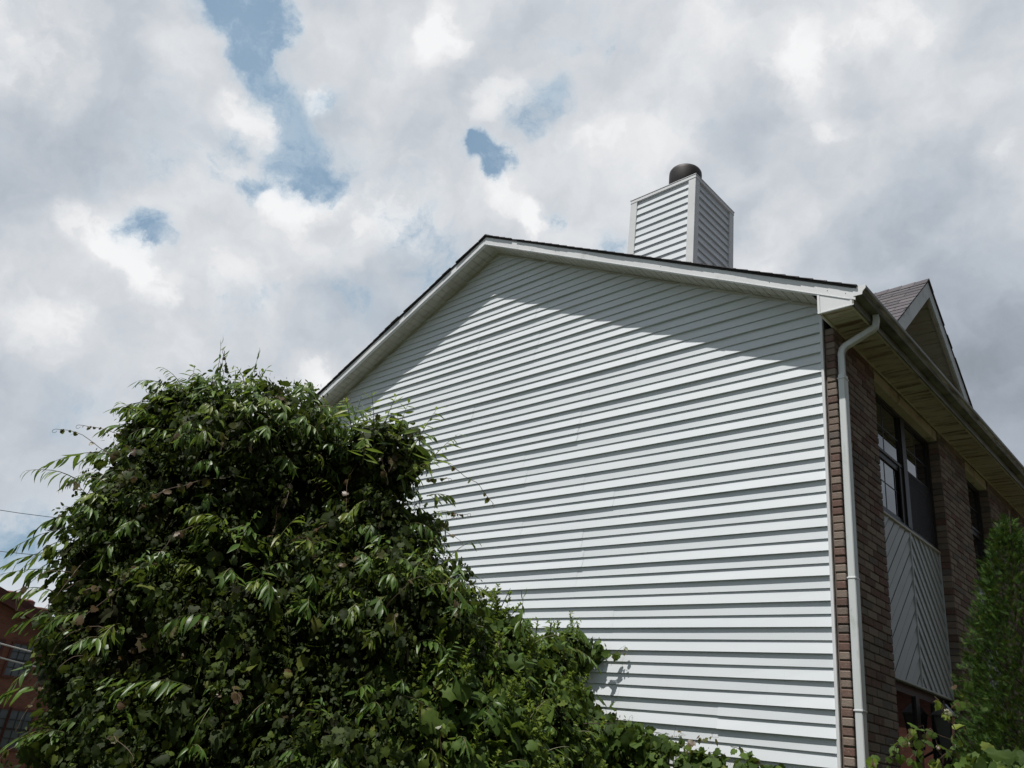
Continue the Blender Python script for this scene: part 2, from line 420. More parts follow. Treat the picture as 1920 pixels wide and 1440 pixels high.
def siding(name, mat, x0, x1, zlo, ytop, zt, pitch, place, parent, seams=True, lip=(.016, .0105), seg=.45, seed=1, kmin=None, ztop=None, shift=0.):
    """lapped boards; place(u, d, z) puts board coordinates into the world: u along, d out of the wall"""
    rr = random.Random(seed); mb = MB()
    k = math.floor((ytop - zlo) / pitch) if ztop is None else 0
    panel = 0; z = zlo
    npan = int((ytop - zlo) / (2 * pitch)) + 2
    for pnl in range(npan):
        zb = zlo + pnl * 2 * pitch
        if zb > ytop: break
        # seams of this panel
        cuts = [x0]
        if seams:
            c = x0 + rr.choice([.9, 1.9, 2.8, 3.3]) + rr.uniform(-.12, .12)
            while c < x1 - .5: cuts.append(c); c += 3.66
        cuts.append(x1)
        base_seed = rr.random() * 100
        for ci in range(len(cuts) - 1):
            a, b = cuts[ci], cuts[ci + 1]
            a2 = a - (.03 if ci else 0)
            dz = rr.uniform(-.0012, .0012) if len(cuts) > 2 else 0
            proud = .0016 if ci % 2 else .0
            dm = rr.uniform(.92, 1.1) if len(cuts) > 2 else 1
            for half in (0, 1):
                zl = zb + half * pitch + dz; zu = zb + (half + 1) * pitch + dz
                L = lip[half]
                us = list(np.arange(a2, b, seg)) + [b]
                if len(us) > 2 and us[-1] - us[-2] < .05: us.pop(-2)
                V = []; keep = []
                for u in us:
                    d = L * dm * (1 + .34 * noise.noise(Vector((u * .55, base_seed + half * 9, .3)))) + proud
                    V.append((u, d))
                # clip against the roof line by sub-dividing where needed
                for i in range(len(us) - 1):
                    (ua, da), (ub, db) = V[i], V[i + 1]
                    poly = [(ua, zl), (ub, zl), (ub, zu), (ua, zu)]
                    if zt is not None:
                        poly = clip_top(poly, zt)
                    if len(poly) < 3: continue
                    def dd(u, zz):
                        t = (u - ua) / (ub - ua); d = da * (1 - t) + db * t
                        return proud + d * (1 - max(0, min(1, (zz - zl) / (zu - zl))))
                    mb.add([place(u, dd(u, zz), zz) for u, zz in poly], [tuple(range(len(poly)))])
                    lowp = sorted([p for p in poly if abs(p[1] - zl) < 1e-6])
                    if len(lowp) >= 2:
                        (u0, _), (u1, _) = lowp[0], lowp[-1]
                        mb.add([place(u0, dd(u0, zl), zl), place(u1, dd(u1, zl), zl), place(u1, -.004, zl + .001), place(u0, -.004, zl + .001)], [(0, 3, 2, 1)])
    return mb.build(name, mat, parent)

def clip_top(poly, f):
    """keep the part of a convex polygon under the concave line f(u) (two slopes): clip by each slope"""
    for g in f:
        out = []
        for i in range(len(poly)):
            p, q = poly[i], poly[(i + 1) % len(poly)]
            hp, hq = g(p[0]) - p[1], g(q[0]) - q[1]
            if hp >= 0: out.append(p)
            if (hp > 0 and hq < 0) or (hp < 0 and hq > 0):
                t = hp / (hp - hq); out.append((p[0] + (q[0] - p[0]) * t, p[1] + (q[1] - p[1]) * t))
        poly = out
        if len(poly) < 3: return []
    return poly
WT = .012
two = [lambda x: Z0 + 2.438 + WT - SL * (x - XA), lambda x: Z0 + 2.438 + WT + SL * (x - XA)]
# boards: lip lines at Z0 - k*PITCH; the deep lips fall on odd k
zlo = Z0 - 53 * PITCH
siding('gable_siding', M['siding'], XL, .003, zlo, Z0 + 2.5, two, PITCH, lambda u, d, z: (u, -d, z), house, seed=5, lip=(.024, .0145))
mb = MB(); mb.box(XL + .02, .02, .012, .10, 0, Z0 + .19)
mb.prism([(XL + .02, Z0 + .19), (.02, Z0 + .19), (XA, Z0 + 2.43)], 'y', .012, .10)
mb.box(XL + .02, XL + .12, .10, YEND, 0, Z0 + .1); mb.box(XL + .02, .02, YEND - .1, YEND, 0, Z0 + .1)
mb.prism([(XL + .02, Z0 + .1), (.02, Z0 + .1), (XA, Z0 + 2.35)], 'y', YEND - .1, YEND)
mb.build('wall_core', M['mortar'], house)
siding('rear_siding', M['siding'], .0, YEND, zlo, Z0 + .0, None, PITCH, lambda u, d, z: (XL + .02 - d, u, z), house, seams=False, seg=6)
# concrete footing under the siding
mb = MB(); mb.box(XL, .03, -.004, .05, -.2, zlo - .002); mb.build('footing', M['mortar'], house)
# corner post: two faces and a dark return next to the brick
mb = MB(); mb.box(-.002, .024, -.026, .004, .0, Z0 + .10, .003); mb.build('corner_post', M['trim'], house)
mb = MB(); mb.box(XL - .02, XL + .03, -.021, .06, .0, Z0 + .10, .003); mb.build('corner_post', M['trim'], house)
# frieze moulding under the rake soffit
mb = MB()
for s in (1, -1):
    for (o0, o1, y0, y1) in ((-.004, .030, -.020, .0), (.008, .016, -.026, -.020)):
        pts = [(XA, 2.438), (XA + s * 4.56, 2.438 - SL * 4.56)]
        poly = [(pts[0][0], Z0 + pts[0][1] - o1), (pts[1][0], Z0 + pts[1][1] - o1), (pts[1][0], Z0 + pts[1][1] - o0), (pts[0][0], Z0 + pts[0][1] - o0)]
        mb.prism(poly, 'y', y0, y1)
mb.build('frieze_trim', M['soffit_rake'], house)

# rake soffit: narrow grooved boards running from wall to fascia
mb = MB(); stp = .098
for s in (1, -1):
    nb = int(4.9 / stp)
    for i in range(nb):
        a, b = i * stp, (i + 1) * stp
        xa, xb = XA + s * a, XA + s * b
        lim = .10 if s == 1 else 99
        if s == 1 and xb > lim: break
        za, zb = z_fb(xa) + .004, z_fb(xb) + .004
        g = .010
        xg = xb - s * g
        zg = z_fb(xg) + .004
        mb.add([(xa, -.282, za), (xg, -.282, zg), (xg, .0, zg), (xa, .0, za)], [(0, 1, 2, 3)])
        mb.add([(xg, -.282, zg), (xg + s * g * .5, -.282, zg + .010), (xg + s * g * .5, .0, zg + .010), (xg, .0, zg)], [(0, 1, 2, 3)])
        mb.add([(xg + s * g * .5, -.282, zg + .010), (xb, -.282, zb), (xb, .0, zb), (xg + s * g * .5, .0, zg + .010)], [(0, 1, 2, 3)])
mb.build('rake_soffit', M['soffit_rake'], house)
# rake fascias (bent aluminium: a flat face, a return lip below)
for s in (1, -1):
    xe = .44 if s == 1 else XA - 5.0
    mb = MB()
    mb.prism([(XA, z_fb(XA)), (xe, z_fb(xe)), (xe, z_ft(xe)), (XA, z_ft(XA))], 'y', -.302, -.284)
    mb.prism([(XA, z_fb(XA) - .0045), (xe - s * .05, z_fb(xe - s * .05) - .0045), (xe - s * .05, z_fb(xe - s * .05) + .002), (XA, z_fb(XA) + .002)], 'y', -.3055, -.262)
    f = mb.build('rake_fascia', M['fascia'], house)
    if s == 1:
        for xn in (-3.2, -1.6, -.35, .20, .36):
            nb = MB(); nb.tube([(xn, -.302, z_fb(xn) + .05), (xn, -.3045, z_fb(xn) + .05)], .0035, 8); nb.build('nail', M['mortar'], f)
# eave return box at the corner
mb = MB()
zb = Z0 - .079
mb.prism([(.128, zb), (.421, zb), (.421, z_fb(.421) + .01), (.128, z_fb(.128) + .002)], 'y', -.299, -.29)
mb.prism([(.104, zb), (.126, zb), (.126, z_fb(.126)), (.104, z_fb(.104))], 'y', -.302, -.272)
mb.prism([(-.299, zb), (0, zb), (0, z_fb(.105)), (-.299, z_fb(.105))], 'x', .1045, .112)
mb.box(.104, .424, -.3035, -.285, zb - .004, zb + .006)
mb.build('eave_return', M['fascia'], house)
mb = MB()
mb.prism([(.424, zb - .006), (.424, Z0 + .085), (.409, Z0 + .085), (.409, zb - .006)], 'y', -.3, YEND + .3)
mb.build('eave_fascia', M['gutter'], house)
# eave soffit, boards across, with trims both sides
mb = MB(); y = -.285; i = 0
while y < YEND:
    g = .007 if i % 3 else .013
    mb.add([(.112, y, zb), (.398, y, zb), (.398, y + .1 - g, zb), (.112, y + .1 - g, zb)], [(0, 3, 2, 1)])
    mb.add([(.112, y + .1 - g, zb), (.398, y + .1 - g, zb), (.398, y + .1 - g / 2, zb + .008), (.112, y + .1 - g / 2, zb + .008)], [(0, 3, 2, 1)])
    mb.add([(.112, y + .1 - g / 2, zb + .008), (.398, y + .1 - g / 2, zb + .008), (.398, y + .1, zb), (.112, y + .1, zb)], [(0, 3, 2, 1)])
    y += .1; i += 1
mb.build('eave_soffit', M['soffit_eave'], house)
mb = MB()
mb.box(.391, .4085, -.28, YEND, zb - .011, zb + .004); mb.box(.121, .135, -.28, YEND, zb - .012, zb + .003)
mb.build('soffit_trim', M['header'], house)

# ---- gutter: K-style profile swept along the eave
zg = Z0
prof = [(.4245, .084), (.4245, .002), (.428, -.003), (.498, -.005), (.502, .000), (.503, .012), (.508, .026), (.519, .038), (.529, .046), (.534, .056), (.535, .080), (.532, .085), (.524, .085), (.522, .080)]
mb = MB(); ys = [-.3, 2.6, 5.8, 9, 12, YEND + .3]
for i in range(len(prof) - 1):
    (xa, za), (xb2, zb2) = prof[i], prof[i + 1]
    for j in range(len(ys) - 1):
        mb.add([(xa, ys[j], zg + za), (xb2, ys[j], zg + zb2), (xb2, ys[j + 1], zg + zb2), (xa, ys[j + 1], zg + za)], [(0, 3, 2, 1)])
        xi = lambda x: min(max(x, .4265), .520)
        mb.add([(xi(xa), ys[j], zg + max(za, .0)), (xi(xb2), ys[j], zg + max(zb2, .0)), (xi(xb2), ys[j + 1], zg + max(zb2, .0)), (xi(xa), ys[j + 1], zg + max(za, 0))], [(0, 1, 2, 3)])
gut = mb.build('gutter', M['gutter'], house, label='mildew-streaked eave gutter')
mb = MB(); mb.prism([(x, zg + z) for x, z in prof[:12]], 'y', -.306, -.3005); mb.build('end_cap', M['alu_end'], gut)

# ---- downspout
dsp = empty('downspout', (.163, .03, 0), house)
mb = MB()
def rect_sweep(path, wx, wy, ups):
    rings = []
    for i, p in enumerate(path):
        p = Vector(p); d = (Vector(path[min(i + 1, len(path) - 1)]) - Vector(path[max(i - 1, 0)])).normalized()
        side = Vector(ups[i]).normalized(); nrm = d.cross(side).normalized()
        r = []
        for a, b in ((-1, -1), (1, -1), (1, 1), (-1, 1)):
            ca = .82
            r += [p + side * (a * wx / 2 * (ca if b * a > 0 else 1)) + nrm * (b * wy / 2 * (1 if b * a > 0 else ca)),
                  p + side * (a * wx / 2 * (1 if b * a > 0 else ca)) + nrm * (b * wy / 2 * (ca if b * a > 0 else 1))]
        rings.append(r)
    k = 8; V = [q for r_ in rings for q in r_]
    F = [(i * k + j, i * k + (j + 1) % k, (i + 1) * k + (j + 1) % k, (i + 1) * k + j) for i in range(len(rings) - 1) for j in range(k)]
    F += [tuple(range(k)), tuple(range((len(rings) - 1) * k, len(rings) * k))]
    return V, F
XD, YD = .163, .035
top = Vector((.462, .105, Z0 + .0)); low = Vector((XD, YD, Z0 - .36))
hor = Vector((low.x - top.x, low.y - top.y, 0)); hd = hor.normalized(); sidev = Vector((-hd.y, hd.x, 0))
path = [top, top + Vector((0, 0, -.05))]
e1 = top + Vector((0, 0, -.115)); 
path += [e1 + hd * .012, e1 + hd * .035 + Vector((0, 0, -.022)), e1 + hd * .068 + Vector((0, 0, -.042))]
e2 = Vector((low.x, low.y, Z0 - .305))
path += [e2 - hd * .072 + Vector((0, 0, .050)), e2 - hd * .035 + Vector((0, 0, .028)), e2 - hd * .010 + Vector((0, 0, -.004)), e2 + Vector((0, 0, -.045)), e2 + Vector((0, 0, -.30))]
V_, F_ = rect_sweep(path, .062, .054, [sidev] * len(path)); mb.add(V_, F_)
# crimped joints on the elbow
mb.build('elbow', M['downspout'], dsp)
mb = MB()
for (za, zb3, g) in ((Z0 - .56, Z0 - 2.375, 0), (Z0 - 2.345, Z0 - 3.36, .004), (Z0 - 3.33, .15, 0)):
    mb.box(XD - .027 - g / 2, XD + .031 + g / 2, YD - .040 - g / 2, YD + .042 + g / 2, zb3, za, .006)
mb.build('pipe', M['downspout'], dsp)
for z_ in (Z0 - .60, Z0 - 2.36, Z0 - 3.345):
    mb = MB(); mb.box(XD - .033, XD + .0365, YD - .0455, YD + .047, z_ - .006, z_ + .004, .001); mb.build('strap', M['trim'], dsp)

# ---- brick veneer: real bricks with recessed mortar
BR_H = .0677
def brick_wall(mb, mort, axis, c0, c1, z0, z1, face, depth, out, start=0, L=.2032, keep=None, seed=3, corner=None):
    """axis 'y': wall facing +x at x=face ; axis 'x': wall facing -y at y=face"""
    rr = random.Random(seed)
    rows = int(round((z1 - z0) / BR_H))
    for r_ in range(rows):
        za = z0 + r_ * BR_H + .0045 + rr.uniform(-.0012, .0012); zb_ = z0 + (r_ + 1) * BR_H - .0045 + rr.uniform(-.0012, .0012)
        u = c0 - (L / 2 if (r_ + start) % 2 else 0)
        while u < c1:
            a = max(u, c0) + .0045; b = min(u + L, c1) - .0045
            if b - a > .02:
                j = rr.uniform(-.0022, .003); tz = rr.uniform(-.001, .001)
                if axis == 'y': mb.box(face - depth, face + j, a + rr.uniform(-.0015, .0015), b + rr.uniform(-.0015, .0015), za + tz, zb_ + tz, .0045)
                else: mb.box(a, b, face - j, face + depth, za + tz, zb_ + tz, .0045)
            u += L
    if axis == 'y': mort.box(face - depth, face - .009, c0 + .003, c1 - .003, z0, z1)
    else: mort.box(c0 + .003, c1 - .003, face + .009, face + depth, z0, z1)
XF = .12
zbt = Z0 - .081
rowsz = lambda z1, nrow: z1 - nrow * BR_H
NR = 80
zb0 = zbt - NR * BR_H
J1, J2, J3, J4 = .93, 2.77, 3.72, 4.62
bricks = MB(); mort = MB()
# header ends on the gable side + first pillar
rr = random.Random(4)
for r_ in range(NR):
    za = zb0 + r_ * BR_H + .0045; zb_ = za + BR_H - .009
    L = .2032 if r_ % 2 else .1016
    w1 = XF + rr.uniform(-.004, .003)
    bricks.box(.036 + rr.uniform(-.003, .003), w1, .0 + rr.uniform(-.005, .002), L - .0045, za + rr.uniform(-.002, .002), zb_ + rr.uniform(-.002, .002), .0065)
    u = L
    while u < J1 - .01:
        b = min(u + .2032, J1)
        j = rr.uniform(-.002, .003)
        bricks.box(XF - .08, XF + j, u + .0045, b - .0045 + (rr.uniform(-.004, .006) if b == J1 else 0), za + rr.uniform(-.0015, .0015), zb_ + rr.uniform(-.0015, .0015), .0045)
        u = b + 0
mort.box(.026, XF - .009, .010, J1 - .004, 0, zbt + .01)
for (a, b, sd) in ((J2, J3, 6), (J4, 6.5, 8), (6.5, YEND, 9)):
    brick_wall(bricks, mort, 'y', a, b, zb0, zbt, XF, .09, 1, seed=sd, L=.2032)
# jamb reveals (faces towards -y): bricks seen end-on
for (yj, sd) in ((J2, 11), (J4, 12)):
    rr = random.Random(sd)
    for r_ in range(NR):
        za = zb0 + r_ * BR_H + .0045; zb_ = za + BR_H - .009
        bricks.box(.0, XF + rr.uniform(-.004, .0), yj - .006 + rr.uniform(-.002, .002), yj + .03, za, zb_, .004)
    mort.box(-.02, XF - .012, yj + .006, yj + .03, 0, zbt)
brk = bricks.build('brick_front', M['brick'], house)
mort.box(-.1, -.03, J1, J2, Z0 - 2.95, Z0 - .1); mort.box(-.1, -.03, J3, J4, 0, Z0 - .1)
mort.build('mortar_bed', M['mortar'], brk)

# ---- header trims over the bays
for (a, b) in ((J1, J2), (J3, J4)):
    mb = MB()
    mb.box(-.03, .106, a + .003, b - .012, Z0 - .20, zbt - .001, .003)
    mb.build('window_header', M['header'], house)

# ---- bay window on the first floor up, above the slanted panel
def window(yl, yr, zt_, zb_, mull=None, screen_right=True, name='window'):
    wn_ = empty(name, (-.01, (yl + yr) / 2, zb_), house)
    xg = -.008
    fr = MB()
    fr.box(xg - .03, xg + .022, yl, yr, zt_ - .035, zt_); fr.box(xg - .03, xg + .022, yl, yr, zb_, zb_ + .035)
    fr.box(xg - .03, xg + .022, yl, yl + .035, zb_ + .035, zt_ - .035); fr.box(xg - .03, xg + .022, yr - .05, yr, zb_ + .035, zt_ - .035)
    if mull: fr.box(xg - .03, xg + .028, mull[0], mull[1], zb_ + .035, zt_ - .035)
    fr.build('frame', M['frame'], wn_)
    spans = [(yl + .035, mull[0]), (mull[1], yr - .05)] if mull else [(yl + .035, yr - .05)]
    zm = Z0 - .805
    for i, (a, b) in enumerate(spans):
        for up in (1, 0):
            za, zb2 = (zm, zt_ - .035) if up else (zb_ + .035, zm)
            dx = .0 if up else -.012
            sh = MB()
            t = .012 if up else .03
            sh.box(xg - .02, xg + .012 + dx, a, a + t, za, zb2); sh.box(xg - .02, xg + .012 + dx, b - t, b, za, zb2)
            sh.box(xg - .02, xg + .012 + dx, a + t, b - t, zb2 - .014, zb2)
            bt = .028 if up else .05
            sh.box(xg - .02, xg + .013 + dx, a + t, b - t, za, za + bt)
            if not up: sh.box(xg - .02, xg + .011 + dx, a + t, b - t, zb2 - .06, zb2 - .014)
            s_ = sh.build('sash', M['frame'], wn_)
            g = MB(); g.box(xg - .012 + dx, xg - .004 + dx, a + t, b - t, za + bt, zb2 - .014); g.build('pane', M['glass'], wn_)
            gr = MB(); zc0, zc1 = za + bt, zb2 - .014
            yc = (a + b) / 2
            gr.box(xg - .0035 + dx, xg - .0015 + dx, yc - .008, yc + .008, zc0, zc1)
            gr.box(xg - .0035 + dx, xg - .0016 + dx, a + t, b - t, (zc0 + zc1) / 2 - .006, (zc0 + zc1) / 2 + .006)
            gr.build('grille', M['grid'], wn_)
            if not up and i == len(spans) - 1 and screen_right:
                q = MB(); q.box(xg + .012, xg + .014, a + .004, b - .004, za, zb2 + .02); q.build('insect_screen', M['screen'], wn_)
    if mull and screen_right:
        q = MB(); a, b = spans[0]; q.box(xg + .010, xg + .018, b - .10, b - .085, zb_ + .035, zm - .01)
        q.build('track', M['grid'], wn_)
        q = MB(); q.box(xg - .003, xg + .009, b - .085, b, zb_ + .035, zm - .01); q.build('stile', M['frame'], wn_)
    return wn_
window(J1 + .02, J2 - .01, Z0 - .201, Z0 - 1.455, (1.875, 1.985))
window(J3 + .02, J4 - .01, Z0 - .201, Z0 - 1.455, None, False)

# ---- chevron siding panel under the window
pan = empty('bay_panel', (.02, (J1 + J2) / 2, Z0 - 2.93), house)
pan['label'] = 'white chevron siding panel under the window, its colour darkened for shade'
PT, PB = Z0 - 1.475, Z0 - 2.935
YM = 1.885
for s, (a, b) in ((1, (J1 + .01, YM - .008)), (-1, (YM + .008, J2 - .015))):
    mb = MB(); P_ = .1016; w_ = b - a; hgt = PT - PB
    # strips at 45 degrees: coordinate q = z - s*y, board from q to q+P*sqrt2
    st = P_ * math.sqrt(2)
    q0 = PB - (b if s == 1 else -a) - .01; q = q0
    qmax = PT - (a if s == 1 else -b)
    k = 0
    while q < qmax + st:
        rect = [(a, PB), (b, PB), (b, PT), (a, PT)]
        def clip(poly, h):
            out = []
            for i in range(len(poly)):
                p, r_ = poly[i], poly[(i + 1) % len(poly)]
                hp, hr = h(p), h(r_)
                if hp >= 0: out.append(p)
                if hp * hr < 0:
                    t = hp / (hp - hr); out.append((p[0] + (r_[0] - p[0]) * t, p[1] + (r_[1] - p[1]) * t))
            return out
        Q = lambda p: p[1] - s * p[0]
        poly = clip(rect, lambda p: Q(p) - q)
        if len(poly) > 2: poly = clip(poly, lambda p: q + st - Q(p))
        lp = (.015, .011)[k % 2]
        if len(poly) > 2:
            gv = .034 if s == 1 else .011
            body = clip(poly, lambda p: q + st - gv - Q(p)); groove = clip(poly, lambda p: Q(p) - (q + st - gv))
            if len(body) > 2: mb.add([(.006 + lp * (1 - (Q(p) - q) / st), p[0], p[1]) for p in body], [tuple(range(len(body)))])
            if len(groove) > 2: mb.add([((-.009 if s == 1 else -.0015) + .012 * (q + st - Q(p)) / gv, p[0], p[1]) for p in groove], [tuple(range(len(groove)))])
            low = [p for p in poly if abs(Q(p) - q) < 1e-5]
            if len(low) == 2:
                mb.add([(.006 + lp, *low[0]), (.006 + lp, *low[1]), (-.0015, *low[1]), (-.0015, *low[0])], [(0, 1, 2, 3)])
        q += st; k += 1
    mb.build('chevron_boards', M['siding_shade'], pan)
mb = MB(); mb.box(-.002, .026, YM - .012, YM + .012, PB, PT, .003)
mb.box(-.002, .026, J2 - .018, J2 - .006, PB, PT, .003); mb.box(-.002, .026, J1 + .0, J1 + .014, PB, PT, .003)
mb.box(-.002, .028, J1, J2 - .006, PB - .018, PB, .003)
mb.build('panel_trim', M['siding_shade'], pan)
mb = MB(); mb.box(-.03, .034, J1, J2 - .006, PT, PT + .022, .004); mb.build('panel_sill', M['panel_trim'], pan)
mb = MB(); mb.box(-.03, -.0115, J1, J2, PB, PT); mb.build('panel_backing', M['mortar'], pan)
# panel under the second window
siding('lower_panel', M['siding_shade'], J3 + .004, J4 - .01, PB, PT - .11, None, PITCH, lambda u, d, z: (.004 + d, u, z), house, seams=False, seg=1)

# ---- recessed entry below the panel: ceiling, storm door, sidelight
ent = empty('entrance', (-.35, (J1 + J2) / 2, 0), house)
mb = MB(); yy = J1
i = 0
while yy < J2 - .02:
    mb.box(-.10, -.002, yy, min(yy + .094, J2), PB - .012, PB - .004); yy += .1
mb.build('ceiling', M['siding_shade'], ent)
mb = MB(); mb.box(-.16, -.105, J1 - .1, J2 + .1, 0, PB + .05); mb.box(-.10, -.03, J1 - .0, J2, PB - .10, PB - .013); mb.build('entry_wall', M['black'], ent)
dr = MB(); xg = -.035
for (a, b) in ((J1, J1 + .04), (1.74, 1.83), (2.24, 2.33), (2.66, J2)): dr.box(xg, xg + .035, a, b, .1, PB - .10)
dr.box(xg, xg + .03, J1 + .04, 2.66, 1.02, 1.08)
dr.build('door_frame', M['frame'], ent)
gl = MB(); gl.box(-.028, -.020, J1 + .05, J2 - .02, .1, PB - .10); gl.build('storm_door_glass', M['glass_door'], ent)
# coach lantern on the right jamb
lan = empty('wall_lantern', (.02, 2.28, Z0 - 3.35), house)
def pyr(mb, cx, cy, z0, r0, z1, r1):
    mb.add([(cx + a * r0, cy + b * r0, z0) for a, b in ((-1, -1), (1, -1), (1, 1), (-1, 1))] + [(cx + a * r1, cy + b * r1, z1) for a, b in ((-1, -1), (1, -1), (1, 1), (-1, 1))],
           [(3, 2, 1, 0), (4, 5, 6, 7), (0, 1, 5, 4), (1, 2, 6, 5), (2, 3, 7, 6), (3, 0, 4, 7)])
lx, ly, lz = .11, 2.14, Z0 - 3.045
mb = MB(); pyr(mb, lx, ly, lz - .10, .088, lz, .018); pyr(mb, lx, ly, lz - .112, .094, lz - .101, .094); mb.tube([(lx, ly, lz), (lx, ly, lz + .03)], .010, 8)
mb.build('lantern_cap', painted('lantern_cap', (.06, .06, .06), (.10, .10, .095), .35), lan)
mb = MB()
for a, b in ((-1, -1), (1, -1), (1, 1), (-1, 1)): mb.tube([(lx + a * .078, ly + b * .078, lz - .112), (lx + a * .045, ly + b * .045, lz - .40)], .006, 5)
pyr(mb, lx, ly, lz - .425, .03, lz - .40, .052); mb.tube([(lx, ly, lz - .41), (lx - .02, ly + .08, lz - .47), (.004, 2.285, lz - .40)], .012, 7); mb.box(.001, .014, 2.25, 2.32, lz - .50, lz - .28)
mb.build('lantern_cage', M['black'], lan)
mb = MB(); pyr(mb, lx, ly, lz - .398, .042, lz - .114, .074); mb.build('lantern_glass', M['lantern_glass'], lan)

# ---- shingles
def shingles(mb, O, U, V, N, width, length, expo=.143, tab=.305, seed=1, j=.006, th=.007, clip=None, ends=0.0):
    rr = random.Random(seed); O, U, V, N = map(Vector, (O, U, V, N))
    rows = int(math.ceil(length / expo))
    for r_ in range(rows):
        v0 = r_ * expo; v1 = min(v0 + expo + .03, length)
        off = (r_ % 2) * tab / 2 + rr.uniform(-.015, .015)
        u = -off
        e0, e1 = (ends * 1.6 * noise.noise(Vector((r_ * .22, q_, seed))) for q_ in (.3, 7.7))
        while u < width:
            a = max(u + .002, 0 + e0); b = min(u + tab - .004, width + e1)
            lo, hi = (a, b)
            if u + tab > e0 and u <= e0 + .012: lo = e0
            if u <= e0 and b - a <= .012: hi = max(hi, u + tab + .004)
            if clip:
                lo = max(lo, clip(v0)[0]); hi = min(hi, clip(v0)[1])
            if hi - lo > .004:
                jj = rr.uniform(0, j); vb = v0 - rr.uniform(0, .004)
                q = [O + U * lo + V * vb + N * (th + jj * .3), O + U * hi + V * vb + N * (th + jj * .3), O + U * hi + V * v1, O + U * lo + V * v1,
                     O + U * lo + V * vb - N * .002, O + U * hi + V * vb - N * .002]
                mb.add(q, [(0, 1, 2, 3), (4, 5, 1, 0), (4, 0, 3), (5, 2, 1)])
            u += tab
cs, sn = 1 / math.hypot(1, SL), SL / math.hypot(1, SL)
roof = MB()
def z_deck(x): return z_ft(x) + .006
for s in (1, -1):
    xe = .452 if s == 1 else XA - 5.03
    roof.prism([(XA, z_deck(XA) - .022), (xe, z_deck(xe) - .022), (xe, z_deck(xe)), (XA, z_deck(XA))], 'y', -.312, YEND + .3)
rf = roof.build('roof', painted('dark_underlay', (.03, .028, .03), (.04, .036, .038), .9), house)
mb = MB(); LEN = 5.03 / cs
shingles(mb, (.462, -.334, z_deck(.462)), (0, 1, 0), (-cs, 0, sn), (sn, 0, cs), YEND + .62, LEN, seed=3, ends=.009, th=.008)
shingles(mb, (XA - 5.03, -.334, z_deck(XA - 5.03)), (0, 1, 0), (cs, 0, sn), (-sn, 0, cs), YEND + .62, LEN, seed=4, ends=.009, th=.008)
mb.build('roof_shingles', M['shingle'], rf)
mb = MB(); y = -.33; rr = random.Random(8)
while y < YEND + .3:                                   # ridge caps
    h = .010 + rr.uniform(0, .003)
    for s in (1, -1):
        mb.add([(XA, y, z_deck(XA) + h + .008), (XA + s * .13, y, z_deck(XA + .13) + h), (XA + s * .13, y + .2, z_deck(XA + .13) + .006), (XA, y + .2, z_deck(XA) + .012),
                (XA + s * .13, y, z_deck(XA + .13)), (XA, y, z_deck(XA))], [(0, 1, 2, 3), (0, 5, 4, 1)])
    y += .143
mb.build('ridge_cap', M['shingle'], rf)
# drip edge shows as a thin dark line along both rakes
mb = MB()
for s in (1, -1):
    xe = .445 if s == 1 else XA - 5.0
    mb.prism([(XA, z_ft(XA) - .012), (xe, z_ft(xe) - .012), (xe, z_ft(xe) - .001), (XA, z_ft(XA) - .001)], 'y', -.309, -.3025)
mb.build('drip_edge', M['fascia'], rf)

# ---- gabled dormer over the eave
dorm = empty('dormer', (.1, 1.86, Z0 + .2), house)
dorm['label'] = 'steep gabled dormer with weathered fascia above the gutter'
DXF, DY, DZ, DS = .435, 1.86, Z0 + 1.33, .94
def dz(y): return DZ - DS * abs(y - DY)
HB = 1.33
for s in (-1, 1):
    ye = DY + s * 1.13
    mb = MB()
    v = .215
    mb.prism([(DY, dz(DY) - v), (DY, dz(DY) - .02), (ye, dz(ye) - .02), (ye, dz(ye) - v)], 'x', DXF - .02, DXF)
    mb.build('dormer_fascia', M['dormer_fascia'], dorm)
# soffit boards run back from the fascia
mb = MB()
for s in (-1, 1):
    for i in range(11):
        a, b = i * .1016, (i + 1) * .1016 - .008
        c = (i + 1) * .1016
        ya, yb, yc = DY + s * a, DY + s * b, DY + s * c
        X0, X1 = -.10, DXF - .021
        o = .20
        mb.add([(X1, ya, dz(ya) - o), (X1, yb, dz(yb) - o), (X0, yb, dz(yb) - o), (X0, ya, dz(ya) - o)], [(0, 1, 2, 3)])
        mb.add([(X1, yb, dz(yb) - o), (X1, yc, dz(yc) - o + .012), (X0, yc, dz(yc) - o + .012), (X0, yb, dz(yb) - o)], [(0, 1, 2, 3)])
        mb.add([(X1, yc, dz(yc) - o + .012), (X1, yc, dz(yc) - o), (X0, yc, dz(yc) - o), (X0, yc, dz(yc) - o + .012)], [(0, 1, 2, 3)])
mb.build('dormer_soffit', M['soffit_dormer'], dorm)
mb = MB()
for s in (-1, 1):
    ye = DY + s * 1.12
    mb.prism([(DY, dz(DY) - .235), (DY, dz(DY) - .21), (ye, dz(ye) - .21), (ye, dz(ye) - .235)], 'x', DXF - .045, DXF - .022)
mb.build('soffit_trim', M['soffit_dormer'], dorm)
tri = [lambda y: dz(DY) - .2 - DS * (y - DY), lambda y: dz(DY) - .2 + DS * (y - DY)]
siding('dormer_siding', M['siding'], DY - 1.2, DY + 1.2, Z0 + .12, DZ, tri, PITCH, lambda u, d, z: (-.10 + d, u, z), dorm, seams=False, seg=5)
mb = MB(); XB = -2.0
for s in (-1, 1):
    ye = DY + s * 1.33
    n1, n2 = [(DY, dz(DY)), (ye, dz(ye)), (ye, dz(ye) - .02), (DY, dz(DY) - .02)], None
    mb.prism(n1, 'x', XB, DXF + .008)
dr_ = mb.build('dormer_roof', rf.data.materials[0], dorm)
mb = MB(); dc, ds_ = 1 / math.hypot(1, DS), DS / math.hypot(1, DS)
